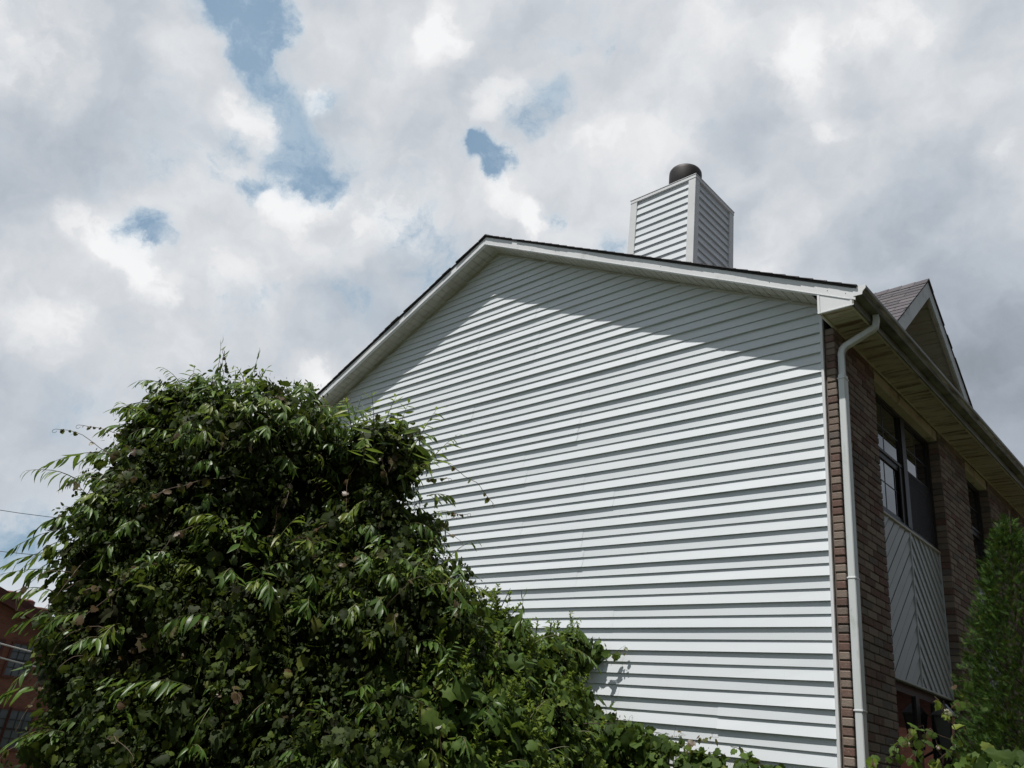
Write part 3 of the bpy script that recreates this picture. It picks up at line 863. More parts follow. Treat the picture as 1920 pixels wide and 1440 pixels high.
for s in (-1, 1):
    ye = DY + s * 1.34; Ln = 1.34 / dc
    def xback(v, s=s):                                   # where this slope meets the main roof
        z = dz(ye) + v * ds_
        return (-(DXF + .02) + XB + .0, 99)
    shingles(mb, (DXF + .014, ye, dz(ye)), (-1, 0, 0), (0, -s * dc, ds_), (0, s * ds_, dc), DXF + .014 - XB, Ln, seed=20 + s, ends=.002, th=.005)
    # ridge caps of the dormer
x = DXF + .017
while x > XB:
    for s in (-1, 1):
        mb.add([(x, DY, DZ + .020), (x, DY + s * .12, dz(DY + .12) + .014), (x - .2, DY + s * .12, dz(DY + .12) + .008), (x - .2, DY, DZ + .012), (x, DY + s * .12, dz(DY + .12)), (x, DY, DZ)],
               [(0, 1, 2, 3), (0, 5, 4, 1)])
    x -= .143
mb.build('dormer_shingles', M['shingle'], dr_)

# ---- chimney chase
ch = empty('chimney', (-2.9, 2.1, Z0 + 1.5), house)
CX0, CX1, CY0, CY1, CT = -3.463, -2.397, 1.562, 2.588, Z0 + 3.905
CP = .127
siding('chase_siding', M['siding'], CX0 + .05, CX1 - .05, CT - .07 - 22 * CP, CT - .08, None, CP, lambda u, d, z: (u, CY0 - d, z), ch, seams=False, lip=(.024, .021), seg=.5, seed=30)
siding('chase_siding', M['siding'], CY0 + .05, CY1 - .05, CT - .07 - 22 * CP, CT - .08, None, CP, lambda u, d, z: (CX1 + d, u, z), ch, seams=False, lip=(.024, .021), seg=.5, seed=31)
siding('chase_siding', M['siding'], CY0 + .05, CY1 - .05, CT - .07 - 22 * CP, CT - .08, None, CP, lambda u, d, z: (CX0 - d, u, z), ch, seams=False, lip=(.024, .021), seg=.5, seed=32)
mb = MB()
for (x, y) in ((CX1, CY0), (CX0, CY0), (CX1, CY1), (CX0, CY1)):
    sx = 1 if x == CX1 else -1; sy = -1 if y == CY0 else 1
    xa, xb_ = sorted((x + sx * .031, x - sx * .085)); ya, yb_ = sorted((y + sy * .031, y + sy * -.0))
    mb.box(xa, xb_, ya, yb_, Z0 + 1.0, CT - .075, .002)
    xa, xb_ = sorted((x + sx * .0305, x)); ya, yb_ = sorted((y - sy * .001, y - sy * .085))
    mb.box(xa, xb_, ya, yb_, Z0 + 1.0, CT - .0755, .002)
mb.build('corner_trim', M['trim'], ch)
mb = MB(); mb.box(CX0 + .01, CX1 - .01, CY0 + .01, CY1 - .01, Z0 + 1, CT - .075); mb.build('chase_core', M['mortar'], ch)
mb = MB(); mb.box(CX0 - .036, CX1 + .036, CY0 - .036, CY1 + .036, CT - .075, CT - .02, .003)
mb.box(CX0 - .042, CX1 + .042, CY0 - .042, CY1 + .042, CT - .02, CT - .008, .002)
mb.build('chase_cover', M['fascia'], ch)
# round shroud
cc = Vector((-2.90, 2.08, 0)); rr_ = .285
prof2 = [(.18, -.02), (.18, .22), (.235, .23), (.248, .245), (.250, .555), (.247, .595), (.236, .615), (.215, .626), (.11, .633), (.0, .635)]
V = []; F = []; k = 36
for (r_, z_) in prof2:
    for j in range(k): V.append((cc.x + r_ * math.cos(2 * math.pi * j / k), cc.y + r_ * math.sin(2 * math.pi * j / k), CT + z_))
for i in range(len(prof2) - 1):
    for j in range(k): F.append((i * k + j, i * k + (j + 1) % k, (i + 1) * k + (j + 1) % k, (i + 1) * k + j))
link_mesh('chimney_cap', V, F, M['cap'], ch, smooth=True)

# ------------------------------------------------------------------ foliage helpers
def arr(x): return np.asarray(x, dtype=np.float64)
def norm(a): return a / np.maximum(np.linalg.norm(a, axis=-1, keepdims=True), 1e-9)
def big_mesh(name, V, F4, mat, parent=None, midx=None, smooth=True):
    """V (n,3); F4: list of (m,k) face arrays with equal k each"""
    me = bpy.data.meshes.new(name)
    me.vertices.add(len(V)); me.vertices.foreach_set('co', V.astype(np.float32).ravel())
    loops = np.concatenate([f.ravel() for f in F4]); tot = np.concatenate([np.full(len(f), f.shape[1]) for f in F4])
    start = np.concatenate([[0], np.cumsum(tot)[:-1]])
    me.loops.add(len(loops)); me.loops.foreach_set('vertex_index', loops.astype(np.int32))
    me.polygons.add(len(tot)); me.polygons.foreach_set('loop_start', start.astype(np.int32)); me.polygons.foreach_set('loop_total', tot.astype(np.int32))
    if smooth: me.polygons.foreach_set('use_smooth', np.ones(len(tot), dtype=bool))
    mats = mat if isinstance(mat, list) else [mat]
    for mm in mats: me.materials.append(mm)
    if midx is not None: me.polygons.foreach_set('material_index', midx.astype(np.int32))
    me.update(calc_edges=True); me.validate()
    o = bpy.data.objects.new(name, me); col.objects.link(o)
    if parent: o.parent = parent; o.matrix_parent_inverse = parent_inv(parent)
    return o
def grape_leaf():
    """heart-shaped, shallowly lobed leaf: unit length along +x, normal +z, folded at the midrib"""
    rib = [(.0, 0, .0), (.30, 0, .035), (.62, 0, .02), (1.0, 0, -.13)]
    side = [(-.13, .20, .03), (.02, .44, .01), (.22, .50, -.03), (.34, .60, -.07), (.46, .44, -.02), (.60, .40, -.06), (.72, .42, -.11), (.80, .22, -.07)]
    V = rib + side + [(x, -y * .96, z) for x, y, z in side]
    def half(o, flip):
        q = [(0, o + 0, o + 1), (0, o + 1, 1), (1, o + 1, o + 2), (1, o + 2, o + 3), (1, o + 3, o + 4), (1, o + 4, 2), (2, o + 4, o + 5), (2, o + 5, o + 6), (2, o + 6, o + 7), (2, o + 7, 3)]
        return [t[::-1] if flip else t for t in q]
    return arr(V), np.array(half(4, True) + half(12, False))
def lance_leaf(curl=.35, w=.105, segs=5):
    V = []; F = []
    wd = [.02, .75, 1.0, .86, .5, .0]
    for i in range(segs + 1):
        t = i / segs; x = t - curl * .18 * t * t; z = .05 * math.sin(t * 2.5) - curl * t * t * .55
        ww = w * wd[i]
        V += [(x, 0, z - ww * .30), (x, ww, z), (x, -ww, z)]
    for i in range(segs):
        a = i * 3; b = a + 3
        F += [(a, b, b + 1, a + 1), (a, a + 2, b + 2, b)]
    return arr(V), np.array(F)
def oval_leaf():
    V = [(0, 0, 0), (.33, .0, .02), (.68, 0, .01), (1, 0, -.08), (.2, .17, .05), (.5, .24, .04), (.8, .15, -.01), (.2, -.17, .05), (.5, -.24, .04), (.8, -.15, -.01)]
    F = [(0, 4, 1, 1), ]
    T = [(0, 1, 4), (1, 5, 4), (1, 2, 5), (2, 6, 5), (2, 3, 6), (0, 7, 1), (1, 7, 8), (1, 8, 2), (2, 8, 9), (2, 9, 3)]
    return arr(V), np.array(T)
def instance(tV, tF, O, X, N, S, wob=.0):
    """copies of a template: origins O, long axes X, normals N, sizes S"""
    O, X, N, S = arr(O), norm(arr(X)), arr(N), arr(S)
    N = norm(N - X * np.sum(N * X, -1, keepdims=True)); Y = np.cross(N, X)
    k = len(O); tv = np.repeat(tV[None], k, 0)
    if wob:
        tv = tv * (1 + rng.normal(0, wob, (k, 1, 3))); tv[:, :, 2] += rng.normal(0, .16, (k, 1)) * tv[:, :, 0] ** 2 + rng.normal(0, .22, (k, 1)) * np.abs(tv[:, :, 1])
    tv = tv * S.reshape(-1, 1, 1)
    V = O[:, None] + tv[..., 0:1] * X[:, None] + tv[..., 1:2] * Y[:, None] + tv[..., 2:3] * N[:, None]
    F = tF[None] + (np.arange(k) * len(tV))[:, None, None]
    return V.reshape(-1, 3), F.reshape(-1, tF.shape[1])
class Leaves:
    def __init__(s): s.V = []; s.F = []; s.M = []; s.n = 0
    def add(s, VF, mi=0):
        V, F = VF; s.V.append(V); s.F.append(F + s.n); s.M.append(np.full(len(F), mi)); s.n += len(V)
    def build(s, name, mats, parent=None):
        o = sorted(range(len(s.F)), key=lambda i: s.F[i].shape[1])
        groups = {}
        for i in o: groups.setdefault(s.F[i].shape[1], []).append(i)
        F4 = [np.concatenate([s.F[i] for i in g]) for g in groups.values()]
        mi = np.concatenate([s.M[i] for g in groups.values() for i in g])
        return big_mesh(name, np.concatenate(s.V), F4, mats, parent, mi)
def blob_shell(ells, n, depth=(.62, 1.05), power=2.2, cover=.84, lump=.16, seed=0, face=.75, voids=0.):
    """random points near the surface of a union of balls, with outward directions"""
    C_ = arr([e[0] for e in ells]); Rd = arr([e[1] for e in ells])
    out_p, out_n = [], []
    got = 0; pr = Rd ** 2 / np.sum(Rd ** 2)
    while got < n:
        m_ = 6000
        idx = rng.choice(len(ells), m_, p=pr); u = norm(rng.normal(size=(m_, 3)))
        ph = C_[idx] * .9 + u * 2.6
        lumps = np.sin(ph[:, 0] * 3.1 + 1.3 * np.sin(ph[:, 1] * 2.3)) * np.sin(ph[:, 1] * 2.7 + ph[:, 2] * 1.9) * .6 + np.sin(ph[:, 2] * 5.3 + ph[:, 0] * 4.1) * .4
        s_ = depth[0] + (depth[1] - depth[0]) * rng.random(m_) ** (1 / power)
        p = C_[idx] + u * (Rd[idx] * s_ * (1 + lump * lumps))[:, None]
        d = np.linalg.norm(p[:, None] - C_[None], axis=2) / Rd[None]
        d[np.arange(m_), idx] = 9
        ok = d.min(1) > cover
        if voids: ok &= (np.sin(p[:, 0] * 6.1 + 1.7 * np.sin(p[:, 2] * 3.3)) * np.sin(p[:, 2] * 6.7 + 1.1) + .7 * np.sin(p[:, 1] * 8.3 + p[:, 2] * 5) + .45 * rng.normal(size=m_)) < voids
        tocam = norm(arr(CAM) - p); fc = np.sum(u * tocam, 1)
        ok &= (fc > -.25) | (rng.random(m_) > face)
        ok &= p[:, 2] > -.4
        out_p.append(p[ok]); out_n.append(u[ok]); got += ok.sum()
    return np.concatenate(out_p)[:n], np.concatenate(out_n)[:n]
DOWN = arr((0, 0, -1.)); UP = arr((0, 0, 1.))
def hang(nrm, k_up=.6, k_rand=.5, k_out=.8):
    N = norm(nrm * k_out * .75 + UP * k_up * 1.15 + rng.normal(0, k_rand * 1.25, nrm.shape))
    X = norm(DOWN * 1.0 + nrm * .35 + rng.normal(0, .55, nrm.shape))
    return X, N
GL, LL, OL = grape_leaf(), lance_leaf(), oval_leaf()
LL2 = lance_leaf(.65, .10); LL3 = lance_leaf(.15, .12)
def arc(p, d, length, sag, k=7, wander=.04):
    """a shoot: starts at p along d and bends down under its own weight"""
    p = arr(p); d = norm(arr(d)); pts = [p]; st = length / k
    for i in range(k):
        d = norm(d + DOWN * sag / k + rng.normal(0, wander, 3)); p = p + d * st; pts.append(p)
    return np.array(pts)
def spray(lv, st, p, d, length=.45, sag=.9, leaf=.125, n=14, mi=0, thick=.004, droop=.9, tips=True, lt=None):
    """shoot with long drooping leaves on alternating sides"""
    pts = arc(p, d, length, sag)
    st.tube([tuple(q) for q in pts], [thick * (1 - .8 * i / (len(pts) - 1)) for i in range(len(pts))], 4, cap=False)
    T = np.linspace(.12, 1, n); O = []; X = []; N = []; S = []
    for i, t in enumerate(T):
        f = t * (len(pts) - 1); a = min(int(f), len(pts) - 2); q = pts[a] + (pts[a + 1] - pts[a]) * (f - a); dr_ = norm(pts[a + 1] - pts[a])
        sd = norm(np.cross(dr_, UP) + 1e-6) * (1 if i % 2 else -1)
        O.append(q); X.append(norm(dr_ * (.35 + .55 * t) + sd * .75 * (1.1 - .7 * t) + DOWN * droop * (.5 + .5 * rng.random()) + rng.normal(0, .16, 3)))
        N.append(norm(UP + sd * -.2 + rng.normal(0, .3, 3))); S.append(leaf * (1.05 - .45 * t ** 2) * rng.uniform(.8, 1.15))
    tm = lt or (LL, LL2, LL3)[rng.integers(3)]
    lv.add(instance(*tm, O, X, N, S, .10), mi)
def upright(lv, st, p, d, length=.35, leaf=.10, n=16, mi=0, thick=.003):
    """young vertical shoot: leaves fold down along it"""
    pts = arc(p, d, length, -.1, 6, .05)
    st.tube([tuple(q) for q in pts], [thick * (1 - .7 * i / 6) for i in range(7)], 4, cap=False)
    O = []; X = []; N = []; S = []
    for i in range(n):
        t = (i + .5) / n; f = t * 6; a = min(int(f), 5); q = pts[a] + (pts[a + 1] - pts[a]) * (f - a)
        th = i * 2.4; sd = arr((math.cos(th), math.sin(th), 0))
        O.append(q); X.append(norm(sd * (.6 - .25 * t) + DOWN * (.9 if t < .8 else -.8) + rng.normal(0, .12, 3))); N.append(norm(UP * .5 + sd)); S.append(leaf * (1.1 - .6 * t))
    lv.add(instance(*LL, O, X, N, S, .08), mi)
def tendril(st, p, d, length, sag=.6, thick=.0022, lv=None, leaves=0, mi=0, size=.05, curl=True):
    pts = arc(p, d, length, sag, 9, .16)
    if curl:
        e = pts[-1]; dd = norm(pts[-1] - pts[-2]); side = norm(np.cross(dd, UP) + 1e-6)
        for i in range(7):
            a = i * .8; r_ = .018 * (1 - i / 10)
            pts = np.vstack([pts, e + dd * (math.sin(a) * r_) + DOWN * (1 - math.cos(a)) * r_ + side * .002 * i])
    st.tube([tuple(q) for q in pts], [thick * (1 - .6 * i / len(pts)) for i in range(len(pts))], 3, cap=False)
    if leaves and lv:
        ii = rng.uniform(1, 9, leaves); O = np.array([pts[int(i)] for i in ii])
        X, N = hang(np.repeat(norm(arr(CAM) - O[:1]), leaves, 0), .5, .5)
        lv.add(instance(*GL, O, X, N, size * rng.uniform(.5, 1.1, leaves), .15), mi)
    return pts
def limbs(mb, base, tips, r0, seed=0):
    """trunk that forks towards the given tips"""
    base = Vector(base); fork = base + Vector((0, 0, .6))
    mb.tube([base - Vector((0, 0, .1)), base + Vector((.02, .01, .3)), fork], [r0 * 1.25, r0, r0 * .9], 8)
    for i, tp in enumerate(tips):
        tp = Vector(tp); mid = fork.lerp(tp, .45) + Vector((random.uniform(-.1, .1), random.uniform(-.1, .1), .15))
        mb.tube([fork - Vector((0, 0, .04)), mid, tp], [r0 * .65, r0 * .4, r0 * .12], 6)
        for k_ in range(3):
            q = mid.lerp(tp, random.random()); e = q + Vector((random.uniform(-.5, .5), random.uniform(-.5, .5), random.uniform(.05, .5)))
            mb.tube([q, (q + e) / 2 + Vector((0, 0, .06)), e], [r0 * .22, r0 * .15, r0 * .05], 5)

# ------------------------------------------------------------------ vine-covered tree at the left
E1 = [(at(440, 935, 5.9), .79), (at(620, 905, 5.75), .38), (at(345, 905, 5.9), .50), (at(275, 1040, 5.6), .50), (at(690, 1040, 5.5), .46), (at(545, 845, 5.9), .30),
      (at(275, 1225, 5.3), .52), (at(500, 1220, 5.4), .82), (at(330, 1450, 5.2), .70), (at(720, 1220, 5.1), .58), (at(400, 830, 6.0), .36), (at(215, 1130, 5.4), .22),
      (at(640, 1500, 5.0), .80), (at(790, 1130, 5.4), .24), (at(725, 860, 5.5), .26), (at(190, 1390, 5.2), .28), (at(430, 795, 5.9), .20), (at(160, 1260, 5.3), .18),
      (at(300, 1750, 5.2), .8), (at(700, 1800, 5.2), .8), (at(130, 1450, 5.2), .14), (at(330, 790, 5.9), .22)]
tree = empty('overgrown_tree', (at(480, 1300, 5.6).x, at(480, 1300, 5.6).y, 0))
tag(tree, 'tall dark tree smothered in grape vine, left of the white siding wall', 'tree')
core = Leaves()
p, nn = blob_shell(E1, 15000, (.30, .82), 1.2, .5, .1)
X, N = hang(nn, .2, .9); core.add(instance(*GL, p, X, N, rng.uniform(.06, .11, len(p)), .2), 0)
core.build('dark_core_leaves', [M['core_shade']], tree)  # dark core added so gaps in the crown look shaded
lv = Leaves()
p, nn = blob_shell(E1, 27000, (.60, 1.05), 1.5, .84, .19, voids=.50)
X, N = hang(nn, .7, .5); sz = rng.choice([.026, .037, .050, .078], len(p), p=[.34, .36, .24, .06]) * rng.uniform(.8, 1.2, len(p))
lv.add(instance(*GL, p, X, N, sz, .16), 0)
p, nn = blob_shell(E1, 26000, (.68, 1.09), 1.5, .86, .19, voids=.7)
X, N = hang(nn, .6, .9); lv.add(instance(*OL, p, X, N, rng.uniform(.018, .040, len(p)), .15), 1)
lv.build('vine_leaves', [M['grape_dark'], M['small_dark']], tree)
sp = Leaves(); st = MB()
p, nn = blob_shell(E1, 330, (.9, 1.02), 1, .95, .15, face=.95)
keep_ = (nn[:, 2] > .15) | (rng.random(len(p)) < .28); p, nn = p[keep_], nn[keep_]
for a, b in zip(p, nn):
    if b[2] < -.35 or a[2] < .9: continue
    top_ = b[2] > .35
    spray(sp, st, a - b * .08, b * .8 + UP * (.45 if top_ else .15) + rng.normal(0, .25, 3), rng.uniform(.16, .36), rng.uniform(.9, 1.9), rng.uniform(.085, .125), int(rng.integers(9, 17)), 0 if rng.random() < .75 else 1)
p, nn = blob_shell(E1, 420, (.93, 1.03), 1, .97, .17, face=.97); q_ = (nn[:, 2] > .2) & (p[:, 2] > 2.2); p, nn = p[q_], nn[q_]
for a, b in zip(p, nn): spray(sp, st, a - b * .06, b * .8 + UP * .35 + rng.normal(0, .3, 3), rng.uniform(.16, .32), rng.uniform(1.1, 2.2), rng.uniform(.10, .135), int(rng.integers(10, 17)), 0 if rng.random() < .7 else 1)
# long shoots on the left outline
for (px, py, t, dx, dy_, L, sg, nl) in ((190, 855, 5.7, -1, .5, .42, 1.1, 13), (130, 905, 5.6, -.9, .9, .34, .9, 11), (170, 985, 5.5, -1, .15, .52, .9, 20), (150, 1030, 5.5, -1, .1, .58, .7, 20), (120, 1075, 5.4, -1, .35, .46, .8, 13),
                                 (80, 1110, 5.3, -.8, .5, .26, .8, 9), (290, 760, 5.8, -.8, .5, .34, 1.1, 14), (330, 740, 5.8, -.5, .8, .3, 1.2, 14), (250, 800, 5.8, -.9, .4, .3, 1.2, 14), (560, 745, 5.7, .4, .7, .3, 1.4, 15),
                                 (620, 765, 5.6, .7, .6, .3, 1.4, 15), (110, 1150, 5.2, -.9, .3, .3, .7, 11), (60, 1290, 5.1, -.9, .3, .22, .9, 10), (470, 780, 5.4, .2, .6, .3, 1.6, 16), (400, 1160, 4.7, -.5, .5, .3, 1.3, 14), (360, 1290, 4.6, -.8, .6, .36, 1.1, 16)):
    d = CM @ Vector((dx, dy_, .2)); px += 22 if px < 330 else 0; spray(sp, st, at(px, py, t), d, L * .92, sg, .125, nl, 0)
# bright shoots in front of the wall at the top right of the crown
for (px, py, t, dx, dy_, L, sg, nl) in ((700, 830, 5.3, .1, 1, .34, .2, 14), (735, 850, 5.3, .35, 1, .36, .2, 14), (765, 860, 5.3, .5, 1, .40, .15, 15), (790, 880, 5.3, .8, .9, .34, .2, 13), (660, 810, 5.4, -.1, 1, .22, .4, 12), (720, 800, 5.3, .3, .9, .22, .3, 12), (800, 930, 5.3, .6, .3, .18, .8, 12), (745, 900, 5.25, .6, .5, .3, .8, 14), (680, 870, 5.2, .1, .6, .3, 1.2, 14)):
    d = CM @ Vector((dx, dy_, .15)); spray(sp, st, at(px, py, t), d, L, sg, .125, nl, 1, lt=LL3)
for (px, py, L) in ((400, 745, .42), (406, 740, .30), (458, 750, .36), (482, 755, .22), (432, 750, .20), (550, 745, .10), (585, 1190, .3), (975, 1180, .2)):
    upright(sp, st, at(px, py, 5.85 if py < 800 else 5.0), (random.uniform(-.12, .12), 0, 1), L, .115, 17 if L > .2 else 9, 0)
sp.build('long_leaf_shoots', [M['peach'], M['lime']], tree)
tn = Leaves(); ts = MB()
p, nn = blob_shell(E1, 150, (.95, 1.03), 1, .9, .15, face=.97)
for a, b in zip(p, nn): tendril(ts, a, b * .4 + rng.normal(0, .8, 3), rng.uniform(.15, .45), rng.uniform(.4, 1.8), .0022, tn, 5, 0, .045)
for (px, py, t, dx, dy_, L) in ((230, 815, 5.7, -1, .25, .30), (205, 850, 5.7, -1, .05, .36), (840, 870, 5.5, .8, -.55, .42), (830, 960, 5.5, 1, -.1, .18), (365, 735, 5.8, -.1, 1, .12), (425, 700, 5.8, .1, 1, .16), (800, 900, 5.5, .9, .2, .16), (520, 745, 5.8, .3, 1, .06)):
    tendril(ts, at(px, py, t), CM @ Vector((dx, dy_, 0)), L, .2, .0025, tn, 9, 0, .032)
tn.build('young_vine_leaves', [M['rust']], tree); ts.build('vine_stems', M['stem'], tree); st.build('shoot_stems', M['green_stem'], tree)
mb = MB(); b0 = at(480, 1300, 5.7)
limbs(mb, (b0.x, b0.y, 0), [at(455, 900, 5.9), at(640, 905, 5.8), at(300, 900, 5.9), at(200, 1080, 5.6), at(700, 1060, 5.6), at(500, 1150, 5.4), at(560, 820, 5.9)], .085)
mb.build('trunk', M['bark'], tree)

# ------------------------------------------------------------------ lower bush in front of the wall
E2 = [(at(600, 1450, 4.75), .30), (at(720, 1350, 4.85), .30), (at(880, 1290, 5.6), .46), (at(960, 1390, 5.6), .48), (at(800, 1400, 4.9), .50), (at(905, 1215, 5.7), .26), (at(1010, 1270, 6.6), .30), (at(1020, 1350, 6.3), .22), (at(840, 1520, 5.0), .6), (at(1000, 1520, 5.8), .5), (at(860, 1700, 5.2), .7), (at(1060, 1225, 7.3), .20)]
bush = empty('wild_bush', (at(900, 1400, 5.4).x, at(900, 1400, 5.4).y, 0))
tag(bush, 'mixed leafy bush with bright green tips, right of the dark vine-covered tree', 'bush')
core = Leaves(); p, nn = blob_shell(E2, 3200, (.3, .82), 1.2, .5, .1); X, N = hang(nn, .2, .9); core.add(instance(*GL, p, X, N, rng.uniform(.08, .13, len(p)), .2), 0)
core.build('dark_core_leaves', [M['core_shade']], bush)  # same dark core, added for shade inside the bush
lv = Leaves()
p, nn = blob_shell(E2, 5200, (.72, 1.05), 2.2, .84, .18); X, N = hang(nn, .8, .5); lv.add(instance(*GL, p, X, N, rng.choice([.04, .055, .075, .105], len(p), p=[.35, .3, .22, .13]), .16), 0)
p, nn = blob_shell(E2, 9000, (.74, 1.08), 2.0, .86, .18); X, N = hang(nn, .8, .6); lv.add(instance(*OL, p, X, N, rng.uniform(.022, .045, len(p)), .15), 1)
lv.build('bush_leaves', [M['grape'], M['bush_small']], bush)
sp = Leaves(); st = MB()
p, nn = blob_shell(E2, 330, (.92, 1.03), 1, .95, .15, face=.95)
for a, b in zip(p, nn):
    if b[2] < -.2 or a[2] < .9: continue
    if rng.random() < .72:
        # dense tip of small bright leaves
        pts = arc(a, b * .3 + UP + rng.normal(0, .2, 3), .16, .1, 4)
        st.tube([tuple(q) for q in pts], .002, 3, cap=False)
        k = 34; f = rng.random(k); q = pts[0] + (pts[-1] - pts[0]) * f[:, None]; th = rng.random(k) * 6.28; sd = np.stack([np.cos(th), np.sin(th), np.full(k, .7)], 1)
        sp.add(instance(*OL, q, sd, UP + rng.normal(0, .3, (k, 3)), rng.uniform(.02, .04, k), .1), 1)
    else: spray(sp, st, a - b * .05, b * .7 + UP * .5 + rng.normal(0, .25, 3), rng.uniform(.15, .32), rng.uniform(.7, 1.4), rng.uniform(.08, .11), int(rng.integers(8, 14)), 0)
for (px, py, t, dx, dy_, L, sg, nl) in ((905, 1210, 5.5, .5, .9, .30, 1.3, 15), (960, 1180, 5.6, .4, .9, .22, 1.2, 13), (1030, 1200, 6.3, .1, 1, .20, .5, 12), (1060, 1200, 6.4, .3, 1, .22, .6, 12), (1060, 1215, 6.6, .8, .1, .30, 1.2, 14), (1000, 1190, 6.3, -.3, .7, .2, 1, 10), (1040, 1330, 6.0, 1, .25, .36, .8, 16), (1010, 1270, 6.0, .8, .2, .3, 1.2, 14), (1110, 1350, 6.3, .5, -.1, .16, 1.4, 12)):
    spray(sp, st, at(px, py, t), CM @ Vector((dx, dy_, .2)), L, sg, .105, nl, 0)
for (px, py, t) in ((240 + 480, 1330, 4.7), (610, 1400, 4.6), (865, 1400, 4.9), (800, 1290, 4.9), (730, 1290, 4.8), (905, 1340, 5.1), (700, 1400, 4.6), (960, 1330, 5.5), (930, 1160, 5.5), (900, 1420, 5.0)):
    for q_ in range(3):
        a = arr(at(px + random.uniform(-22, 22), py + random.uniform(-10, 14), t)); pts = arc(a, UP + rng.normal(0, .25, 3), .15, .1, 4); st.tube([tuple(q) for q in pts], .002, 3, cap=False)
        k = 40; f = rng.random(k); q = pts[0] + (pts[-1] - pts[0]) * f[:, None]; th = rng.random(k) * 6.28; sd = np.stack([np.cos(th), np.sin(th), np.full(k, .7)], 1)
        sp.add(instance(*OL, q, sd, UP + rng.normal(0, .3, (k, 3)), rng.uniform(.025, .045, k), .1), 1)
sp.build('bright_shoots', [M['peach'], M['lime']], bush); st.build('shoot_stems', M['green_stem'], bush)
mb = MB(); b0 = at(900, 1400, 5.4); limbs(mb, (b0.x, b0.y, 0), [at(880, 1290, 5.6), at(960, 1390, 5.6), at(800, 1400, 5.0), at(1000, 1290, 6.4), at(905, 1230, 5.7)], .035); mb.build('branches', M['bark'], bush)

# ------------------------------------------------------------------ grape vine creeping along the foot of the wall
def wallp(px, py, off):                                      # a point off metres in front of the siding
    d = ray(px, py); t = (-off - CAM.y) / d.y; return CAM + d * t
vine = empty('grape_vine', (wallp(1200, 1440, .15).x, -.15, 0))
tag(vine, 'low grape vine with reddish tips creeping along the foot of the white siding', 'vine')
lv = Leaves(); st = MB(); tn = Leaves()
E3 = [(wallp(1080, 1370, .30), .26), (wallp(1140, 1385, .22), .22), (wallp(1190, 1400, .18), .19), (wallp(1120, 1450, .3), .34), (wallp(1250, 1425, .15), .17), (wallp(1320, 1440, .14), .13), (wallp(1400, 1450, .12), .10), (wallp(1460, 1455, .1), .07), (wallp(1115, 1212, .07), .09), (wallp(1085, 1225, .10), .11), (wallp(1040, 1245, .2), .17),
      (wallp(1200, 1560, .3), .45), (wallp(1400, 1560, .2), .3), (wallp(1510, 1490, .2), .14), (wallp(1090, 1320, .25), .14)]
p, nn = blob_shell(E3, 2600, (.5, 1.1), 1.8, .7, .2, face=.6); ok = p[:, 1] < -.02; p, nn = p[ok], nn[ok]
X, N = hang(nn * .4 + arr((0, -1., 0)) * .6, .5, .4); lv.add(instance(*GL, p, X, N, rng.uniform(.05, .115, len(p)), .14), 0)
p, nn = blob_shell(E3, 2600, (.6, 1.15), 1.8, .7, .2, face=.6); ok = p[:, 1] < -.02; p, nn = p[ok], nn[ok]
X, N = hang(nn, .6, .5); lv.add(instance(*OL, p, X, N, rng.uniform(.02, .04, len(p)), .14), 1)
runs = [((1180, 1370), (1.0, .15, 0), .75, 12), ((1230, 1395), (1, .10, 0), .8, 14), ((1330, 1410), (1, .22, 0), .55, 10), ((1370, 1400), (1, .35, 0), .42, 9), ((1130, 1225), (1, .25, 0), .30, 7), ((1100, 1340), (.8, .5, 0), .3, 6), ((1150, 1370), (.6, .8, 0), .28, 5), ((1300, 1440), (.8, .5, 0), .35, 6), ((1430, 1440), (.5, .9, 0), .22, 4), ((1520, 1450), (.1, 1, 0), .18, 3), ((1210, 1370), (.7, .5, 0), .4, 5), ((1140, 1380), (.2, 1, 0), .22, 3)]
for (pp, d, L, nl) in runs:
    a = arr(wallp(*pp, .12)); pts = arc(a, d, L, .25, 10, .13)
    pts[:, 1] = np.minimum(pts[:, 1], -.035 - .05 * rng.random())
    st.tube([tuple(q) for q in pts], [.0035 * (1 - .07 * i) for i in range(11)], 4, cap=False)
    ii = np.linspace(1, 9.9, nl); O = np.array([pts[int(i)] for i in ii]) + rng.normal(0, .012, (nl, 3)); O[:, 1] = np.minimum(O[:, 1], -.03)
    X, N = hang(np.repeat(arr([(0, -1., 0)]), nl, 0), .4, .4)
    last = ii > 6
    if (~last).any(): lv.add(instance(*GL, O[~last], X[~last], N[~last], rng.uniform(.05, .085, (~last).sum()), .14), 0)
    if last.any(): tn.add(instance(*GL, O[last], X[last], N[last], rng.uniform(.025, .05, last.sum()), .2), 0)
    for q_ in range(2): tendril(st, pts[int(rng.integers(5, 10))], arr((rng.normal(.4, .5), -.1, rng.normal(.1, .6))), rng.uniform(.06, .16), .9, .0014)
lv.build('leaves', [M['grape'], M['small']], vine); tn.build('reddish_tips', [M['rust']], vine); st.build('stems', M['stem'], vine)

